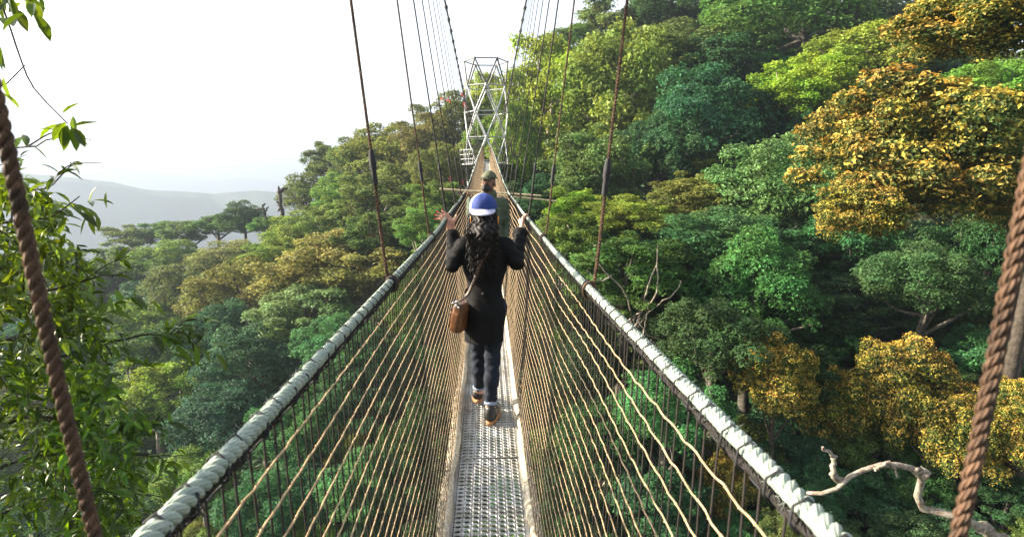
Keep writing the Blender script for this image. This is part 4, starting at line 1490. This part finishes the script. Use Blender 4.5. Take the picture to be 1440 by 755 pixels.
def describe(px, py, kd, cw):
    best = sorted(marks, key=lambda t: (t['px'] - px)**2 + (t['py'] - py)**2)
    for m_ in best[:6]:
        dx, dy = m_['px'] - px, m_['py'] - py
        rel = ('left of' if dx > 0 else 'right of') if abs(dx) > abs(dy) else ('above' if dy > 0 else 'below')
        ml = m_['label'].split()
        short = ' '.join(ml[:7 if len(ml) > 7 else len(ml)])
        for cut in (' just', ' between', ' pressed', ' under', ' tucked', ' in', ' on', ' high', ' at', ' right', ' left', ' with', ' beside', ' above', ' that', ' behind', ' below', ' hanging', ' cut', ' nearest', ' seen', ' directly', ' close', ' low', ' far', ' alone', ' next', ' peeping', ' touching', ',', ' of the right', ' and'):
            kpos = m_['label'].find(cut)
            if kpos > 12: short = short if len(short) <= kpos else m_['label'][:kpos]
        for w_ in ('small', 'dense'):
            lab = f"{cw} {SHAPE[kd]} tree {rel} the {short}"
            if lab not in used_labels and len(lab.split()) <= 16:
                used_labels.add(lab)
                return lab
    lab = f"{cw} {SHAPE[kd]} filler"
    return None


py_ = 60
row = 0
while py_ < 800:
    px_ = -20 + (row % 2) * 45
    while px_ < 1480:
        x_, y_ = px_ + fr.uniform(-22, 22), py_ + fr.uniform(-14, 14)
        sky = np.interp(x_, [s_[0] for s_ in SKY], [s_[1] for s_ in SKY])
        if y_ > sky + 34:
            near = min(((t['px'] - x_) / (t['w'] * .36))**2 + ((t['py'] - y_) / (t['h'] * .36))**2 for t in TREES)
            if near > .8:
                right = x_ > 700
                if right: c_ = fr.choice(['EM', 'BG', 'G', 'DK', 'LG', 'G'] if y_ > 250 and y_ < 370 else ['DK', 'BG', 'DK', 'EM', 'O2'] if y_ > 250 else ['Y2', 'G', 'EM', 'DK', 'G2'])  # dark picks low on the right stand in for shade
                else: c_ = fr.choice(['OL', 'O2', 'G2', 'Y2', 'PY'] if y_ < 420 else ['BG', 'EM', 'DK', 'O2', 'Y2'])
                kd = fr.choice(['dome', 'feather', 'layer', 'dome'])
                lab = describe(x_, y_, kd, WORD[c_])
                if lab:
                    s_ = 92 if y_ > 350 else 74
                    add_tree(kd, x_, y_, s_ * fr.uniform(.9, 1.35), s_ * fr.uniform(.75, 1.05), c_, lab, fac=1.06, group='forest trees on the valley slopes', limbs=4)
        px_ += 66 if py_ < 420 else 84
    py_ += 46 if py_ < 420 else 66
    row += 1

# red blossoms of flame trees on the left hillside
for (px_, py_, n_, lab) in ((440, 350, 26, 'cluster of bright red blossoms in the left hillside below the dead snags'), (652, 150, 6, 'few red blossoms beside the tower at the skyline'), (628, 268, 7, 'sprinkle of orange red blossoms left of the far bridge end')):
    r_ = ray(px_, py_)
    tr_ = min(TREES, key=lambda t: (t['px'] - px_)**2 + (t['py'] - py_)**2)
    Yb = tr_['Y'] - tr_['w'] / 2 / F * tr_['Y'] * .9
    c = np.stack([r_ * Yb + np.array([fr.gauss(0, .022 * Yb), fr.gauss(0, .6), fr.gauss(0, .014 * Yb)]) for _ in range(n_)])
    c = np.repeat(c, 7, 0) + rng.normal(0, .12, (n_ * 7, 3))
    nm = rng.normal(size=c.shape); nm[:, 1] -= 1; nm /= np.linalg.norm(nm, axis=1)[:, None]
    V, T = leaf_verts(c, nm, rng.uniform(.10, .22, len(c)), rng.uniform(.08, .16, len(c)), rng)
    ob = link('blossom', fast_mesh('blossom', V, T, False), M['red'], tr_['root'])
    ob.parent = tr_['root']; ob.matrix_parent_inverse = Matrix.Translation(-Vector(tr_['root'].location))
    ob.color = (.75, .05, .02, 1)
    ob['label'] = lab

# bare pale limbs of the layered tree above the right rope; they belong to that tree


def limb_part(tree_label, name, paths, mat):
    tr_ = next(t for t in TREES if t['label'] == tree_label)
    mb = MB()
    for pts, r0, r1, Yl in paths:
        P = smooth_path([at(p[0], p[1], Yl + (p[2] if len(p) > 2 else 0)) for p in pts], 16)
        P[1:-1] += rng.normal(0, r0 * .35, P[1:-1].shape)
        mb.tube(P, np.linspace(r0, r1, 16), 7)
    o = mb.build(name, M[mat], tr_['root'])
    o.matrix_parent_inverse = Matrix.Translation(-Vector(tr_['root'].location))
    return o


tl_ = 'green layered tree with bare pale limbs above the right hand rope'
Yt = next(t for t in TREES if t['label'] == tl_)['Y'] - 3.2
limb_part(tl_, 'bare_limb', [
    ([(890, 470, 2), (905, 430, 1), (915, 395), (925, 370)], 0.066, 0.025, Yt), ([(890, 470, 2), (930, 425), (950, 412), (958, 395)], 0.055, 0.020, Yt),
    ([(890, 470, 2), (870, 400), (850, 380), (835, 362)], 0.055, 0.020, Yt), ([(885, 450, 1), (920, 420), (925, 345)], 0.044, 0.015, Yt),
    ([(905, 470), (910, 440), (912, 425)], 0.033, 0.020, Yt), ([(905, 470), (940, 480), (985, 486)], 0.028, 0.010, Yt),
    ([(915, 478), (935, 492), (968, 492)], 0.019, 0.007, Yt), ([(860, 388), (845, 395), (825, 380)], 0.033, 0.015, Yt), ([(910, 470), (900, 448), (908, 445)], 0.028, 0.010, Yt)], 'pale')
tl_ = 'large round golden tree above the lichen covered limb'
lg = limb_part(tl_, 'lichen_limb', [
    ([(1378, 742), (1345, 722), (1300, 715, .3), (1292, 690, .2), (1300, 670), (1268, 656), (1225, 655), (1190, 675), (1160, 690), (1135, 693, .3)], .12, .05, 13.3),
    ([(1185, 680), (1172, 665), (1175, 645), (1157, 628)], .10, .035, 13.3), ([(1300, 670), (1298, 660), (1285, 662)], .10, .06, 13.2),
    ([(1378, 742), (1420, 765, .5), (1450, 800, 1)], .16, .19, 13.3), ([(1230, 660), (1250, 650), (1262, 670)], .05, .03, 13.2)], 'pale')
tl_ = 'low emerald tree under the lichen covered limb'
limb_part(tl_, 'pale_stem', [([(1216, 755), (1219, 715), (1226, 670)], .20, .16, 20.), ([(1250, 755), (1256, 690)], .07, .05, 21.), ([(1276, 755), (1272, 700)], .07, .05, 21.)], 'bark')

# two dead snags on the left skyline
for lab, Yf, paths in (
        ('tall dead grey snag with one bent arm standing on the left skyline', 1., [([(398, 330), (396, 300), (393, 266)], .30, .16), ([(393, 272), (399, 266), (404, 264)], .25, .12), ([(396, 285), (389, 284)], .16, .07), ([(395, 292), (391, 297)], .14, .06), ([(393, 268), (391, 262)], .16, .06)]),
        ('leaning thin dead snag with forked top left of the taller one', 1., [([(390, 330), (380, 318), (372, 300), (369, 288)], .20, .09), ([(370, 294), (360, 294), (351, 293)], .13, .05), ([(372, 300), (378, 290)], .11, .04), ([(369, 289), (374, 286)], .09, .03)])):
    b_ = paths[0][0][0]
    Yd = float(crest_y(ray(*b_)[0])) * .86
    base = at(*b_, Yd)
    rt = empty('dead_tree', (base[0], base[1], float(ground_z(base[0], base[1]))), label=lab, cat='dead tree')
    for i_, (pts, r0, r1) in enumerate(paths):
        n_ = 12
        P = smooth_path([at(p[0], p[1], Yd) for p in pts], n_)
        P[1:-1] += rng.normal(0, .05, P[1:-1].shape)
        if i_ == 0: P = np.vstack([[base[0], base[1], float(ground_z(base[0], base[1])) - .5], P]); rr = np.concatenate([[r0 * 1.3], np.linspace(r0, r1, n_)])
        else: rr = np.linspace(r0, r1, n_)
        o = MB().tube(P, rr, 7).build('trunk' if i_ == 0 else 'dead_branch', M['darkbark'], rt)
        o.matrix_parent_inverse = Matrix.Translation(-Vector(rt.location))

# undergrowth that clothes the slopes under the trees
un = np.random.default_rng(21)
C, NM, S = [], [], []
for _ in range(5200):
    px_, py_ = un.uniform(-150, 1590), un.uniform(120, 900)
    r_ = ray(px_, py_)
    yy_ = np.arange(5, 130, .5)
    hit = np.nonzero(r_[2] * yy_ < ground_z(r_[0] * yy_, yy_))[0]
    if not len(hit): continue
    p = r_ * yy_[hit[0]]
    k = 16
    sz = un.uniform(.5, 1.6)
    u = un.normal(size=(k, 3)); u[:, 2] = np.abs(u[:, 2]); u /= np.linalg.norm(u, axis=1)[:, None]
    C.append(p + u * sz * [1.2, 1.2, .8]); NM.append(u + un.normal(0, .5, (k, 3))); S.append(un.uniform(.25, .55, k) * (.5 + yy_[hit[0]] / 60))
C, NM, S = map(np.concatenate, (C, NM, S))
NM /= np.linalg.norm(NM, axis=1)[:, None]
V, T = leaf_verts(C, NM, S, S * .6, un)
ug = tag(link('undergrowth', fast_mesh('undergrowth', V, T, False), M['leaf']), kind='stuff')
ug.color = (.03, .07, .025, 1)

# ------------------------------------------------------------------ the near tree at the left


def big_leaves(mb_, C, D, L, r_, hang=.6, wid=.30):
    """shaped leaves: stalk end C, direction D, length L; curved blade folded along the midrib"""
    n = len(C)
    L = L * .88
    D = D / np.linalg.norm(D, axis=1)[:, None]
    D2 = D + np.array([0, 0, -1.]) * hang
    D2 /= np.linalg.norm(D2, axis=1)[:, None]
    sd = np.cross(D2, np.array([0, 0, 1.]) + r_.normal(0, .55, (n, 3)))
    sd /= np.linalg.norm(sd, axis=1)[:, None]
    up = np.cross(sd, D2)
    st = [(0, 0.02), (.22, .75), (.5, 1.), (.78, .62), (1., .02)]
    L_ = L[:, None]
    rows = []
    for t, wf in st:
        ctr = C + D * L_ * t * (1 - t * .5) + D2 * L_ * t * t * .5
        w_ = wid * wf * L_ * .5
        rows += [ctr - sd * w_ + up * w_ * .45, ctr, ctr + sd * w_ + up * w_ * .45]
    V = np.stack(rows, 1)            # n, 15, 3
    q = []
    for a in range(4):
        for b in range(2):
            q.append((a * 3 + b, a * 3 + b + 1, a * 3 + b + 4, a * 3 + b + 3))
    q = (np.array(q)[None] + (np.arange(n) * 15)[:, None, None]).reshape(-1, 4)
    mb_.add(V.reshape(-1, 3), q=q)


nr = np.random.default_rng(17)
tb = np.array([-4.6, 2.6, 0.])
tb[2] = float(ground_z(tb[0], tb[1]))
nt_ = empty('broadleaf_tree', tb, label='nearby tree at the left edge with long glossy drooping leaves overhanging the frame', cat='tree')
def np_(o): o.parent = nt_; o.matrix_parent_inverse = Matrix.Translation(-Vector(nt_.location)); return o
mt = MB()
spine = smooth_path([tb - [0, 0, .5], tb + [.3, .1, 8], (-4.5, 2.9, -6), (-4.2, 3.0, -2.2), (-4.0, 3.0, .2), (-3.9, 3.1, 3)], 40)
mt.tube(spine, np.linspace(.30, .06, 40), 10)
lf = MB()
# (start height on spine, pixel waypoints with depth, number of twigs)
BR = [
    (2.2, [(-140, -60, 2.6), (10, 12, 2.2), (25, 60, 2.2), (50, 125, 2.15), (95, 174, 2.1)], 0, 0, .004),
    (1.6, [(-60, 150, 2.4), (5, 122, 2.2), (35, 92, 2.2)], 0, 0, .003),
    (1.5, [(-120, 230, 2.6), (-20, 205, 2.4), (60, 198, 2.3), (102, 190, 2.3)], 3, 7, .006),
    (1.2, [(-100, 300, 2.6), (10, 270, 2.5), (70, 262, 2.4), (104, 228, 2.4)], 5, 9, .007),
    (.8, [(-100, 340, 2.6), (20, 310, 2.5), (80, 300, 2.4), (112, 276, 2.4)], 6, 9, .008),
    (.5, [(-100, 400, 2.7), (20, 372, 2.6), (90, 350, 2.6), (140, 355, 2.5)], 6, 9, .008),
    (.2, [(-100, 460, 2.7), (30, 420, 2.6), (110, 402, 2.6), (178, 382, 2.5)], 7, 9, .009),
    (-.2, [(-100, 520, 2.8), (40, 470, 2.7), (140, 480, 2.7), (210, 470, 2.6), (282, 488, 2.5)], 9, 10, .009),
    (-.4, [(-100, 560, 2.8), (30, 520, 2.7), (110, 500, 2.7), (165, 515, 2.6)], 8, 10, .008),
    (-.8, [(-100, 640, 2.9), (40, 590, 2.8), (140, 600, 2.7), (228, 600, 2.6)], 9, 10, .009),
    (-1.0, [(-100, 690, 2.9), (60, 640, 2.8), (170, 635, 2.8), (255, 642, 2.7)], 9, 10, .008),
    (-1.3, [(-100, 760, 3.0), (60, 700, 2.9), (170, 690, 2.8), (240, 700, 2.8)], 8, 10, .008),
    (-1.6, [(-100, 830, 3.0), (60, 770, 2.9), (180, 745, 2.9), (215, 740, 2.8)], 7, 10, .008),
]
for hz, wp, ntw, nlf, r0 in BR:
    k0 = int(np.argmin(np.abs(spine[:, 2] - hz)))
    pts = [spine[k0]] + [at(a, b, c) for a, b, c in wp]
    P = smooth_path(pts, 60)
    P[5:-3] += np.cumsum(nr.normal(0, .003, P[5:-3].shape), 0) * np.linspace(0, 1, 52)[:, None] * .5
    mt.tube(P, np.linspace(r0 * 2.6, .0022, 60), 6)
    if ntw == 0: continue
    for k in range(ntw):
        s_ = int(nr.uniform(24, 58))
        d0 = P[min(s_ + 1, 59)] - P[s_ - 1]; d0 /= np.linalg.norm(d0)
        d = d0 * .8 + nr.normal(0, .55, 3) + [0, 0, -.1]
        d /= np.linalg.norm(d)
        Lt = nr.uniform(.14, .42)
        Q = smooth_path([P[s_], P[s_] + d * Lt * .5 + [0, 0, .02], P[s_] + d * Lt + [0, 0, -.05]], 14)
        mt.tube(Q, np.linspace(.0035, .0012, 14), 5)
        m_ = nlf + int(nr.integers(0, 4))
        ii = np.clip((nr.uniform(.15, 1.0, m_) * 13).astype(int), 0, 13)
        dd = d * .5 + nr.normal(0, .6, (m_, 3))
        big_leaves(lf, Q[ii], dd, nr.uniform(.055, .115, m_), nr)
    m_ = 14
    ii = np.clip((nr.uniform(.55, 1.0, m_) * 59).astype(int), 0, 59)
    dd = (P[ii] - P[ii - 2]); dd = dd / np.linalg.norm(dd, axis=1)[:, None] * .8 + nr.normal(0, .6, (m_, 3))
    big_leaves(lf, P[ii], dd, nr.uniform(.06, .115, m_), nr)
# single leaves placed where the sprays end against the sky
sp = [(88, 160, .3, 0, .2), (95, 176, -.4, 0, -1), (90, 178, -.15, 0, -1), (100, 178, .1, 0, -1), (105, 180, .35, .1, -.9), (104, 178, 1., 0, .25), (92, 172, -.6, 0, -.7),
      (3, 70, -.1, 0, -1), (1, 66, .1, 0, -1), (5, 108, .1, .2, -1), (2, 130, .4, .2, -.5)]
C = np.array([at(a, b, 2.12) for a, b, *_ in sp]); D = np.array([s_[2:] for s_ in sp], float)
big_leaves(lf, C, D, nr.uniform(.075, .10, len(sp)), nr, hang=.15, wid=.42)
c = np.array([at(nr.uniform(-30, 55), nr.uniform(-30, 28), nr.uniform(2.0, 2.5)) for _ in range(46)])
big_leaves(lf, c, nr.normal(0, .6, (46, 3)) + [.2, 0, -.6], nr.uniform(.07, .11, 46), nr, wid=.4)
# bright fresh leaves out at the ends of the lower boughs
for (a, b, n_) in ((250, 470, 20), (270, 492, 14), (185, 600, 22), (208, 592, 14), (150, 470, 16), (245, 655, 14), (170, 420, 14), (120, 290, 14)):
    c = np.array([at(a + nr.normal(0, 16), b + nr.normal(0, 10), 2.55 + nr.normal(0, .08)) for _ in range(n_)])
    big_leaves(lf, c, nr.normal(0, .5, (n_, 3)) + [.3, 0, -.5], nr.uniform(.07, .12, n_), nr)
# the rest of the crown, outside the picture on the left, that shades the lower leaves
n_ = 26000
c = np.stack([nr.uniform(-6.5, -1.2, n_), nr.uniform(.3, 4.6, n_), nr.uniform(-4.5, .45, n_)], 1)
c = c[(c[:, 0] < -.9 * c[:, 1] - .35) & (np.sin(c[:, 0] * 3.1) + np.sin(c[:, 1] * 2.7) + np.sin(c[:, 2] * 2.9) > -1.2)]
big_leaves(lf, c, nr.normal(0, .6, (len(c), 3)), nr.uniform(.12, .20, len(c)), nr)
# the body of the crown
n_ = 8500
t = nr.random((n_, 1))
px_ = 165 - 330 * nr.random(n_)**.72
py_ = nr.uniform(250, 860, n_)
lim = np.interp(py_, [250, 300, 360, 420, 470, 520, 600, 700, 860], [40, 95, 120, 130, 150, 150, 185, 200, 215])
px_ = np.minimum(px_, 400) * 1.0
px_ = lim - nr.gamma(1.6, 62, n_)
clump = np.sin(px_ * .06 + py_ * .035) + np.sin(py_ * .075 - px_ * .02 + 1)
keep = clump + nr.normal(0, .6, n_) > -.75
px_, py_ = px_[keep], py_[keep]
Yd = nr.uniform(2.3, 3.7, len(px_))
c = np.stack([at(a, b, y_) for a, b, y_ in zip(px_, py_, Yd)])
big_leaves(lf, c, nr.normal(0, .6, (len(c), 3)) + [.25, -.1, -.2], nr.uniform(.055, .115, len(c)), nr)
np_(mt.build('trunk', M['darkbark']))
lo_ = np_(lf.build('crown', M['near'], smooth=False))
lo_.color = (.075, .145, .016, 1)
#SECTION: light
# ------------------------------------------------------------------ light, sky, air
SUN_AZ, SUN_EL = -80.0, 25.0          # degrees from +Y (ahead), negative = to the left
EXPO = 2.15
w = bpy.data.worlds.new('World')
scene.world = w
w.use_nodes = True
nt = w.node_tree
bg = nt.nodes['Background']
sk = nt.nodes.new('ShaderNodeTexSky')
sk.sky_type = 'NISHITA'
sk.sun_disc = False
sk.sun_elevation = R(SUN_EL)
sk.sun_rotation = R(SUN_AZ)
sk.air_density = 1.0
sk.dust_density = 9.0
sk.ozone_density = 1.0
sk.altitude = 1500
hz_ = nt.nodes.new('ShaderNodeHueSaturation')
hz_.inputs['Saturation'].default_value = .38
hz_.inputs['Value'].default_value = 1.05
nt.links.new(sk.outputs[0], hz_.inputs['Color'])
nt.links.new(hz_.outputs[0], bg.inputs[0])
bg.inputs[1].default_value = .105
sl = bpy.data.lights.new('sun', 'SUN')
sl.energy = 5.0
sl.angle = R(.6)
sl.color = (1.0, .86, .66)
so_ = bpy.data.objects.new('sun', sl)
d = Vector((math.sin(R(SUN_AZ)) * math.cos(R(SUN_EL)), math.cos(R(SUN_AZ)) * math.cos(R(SUN_EL)), math.sin(R(SUN_EL))))
so_.rotation_euler = d.to_track_quat('Z', 'Y').to_euler()
COL.objects.link(so_)
vs = scene.view_settings
scene.display_settings.display_device = 'sRGB'
vs.view_transform = 'Standard'
vs.look = 'None'
vs.exposure = EXPO
vs.gamma = 1.0
scene.cycles.use_denoising = True
scene.cycles.max_bounces = 6
scene.cycles.diffuse_bounces = 3
scene.cycles.glossy_bounces = 2
scene.cycles.transmission_bounces = 4
scene.cycles.volume_bounces = 0
scene.cycles.transparent_max_bounces = 8
scene.cycles.sample_clamp_indirect = 8
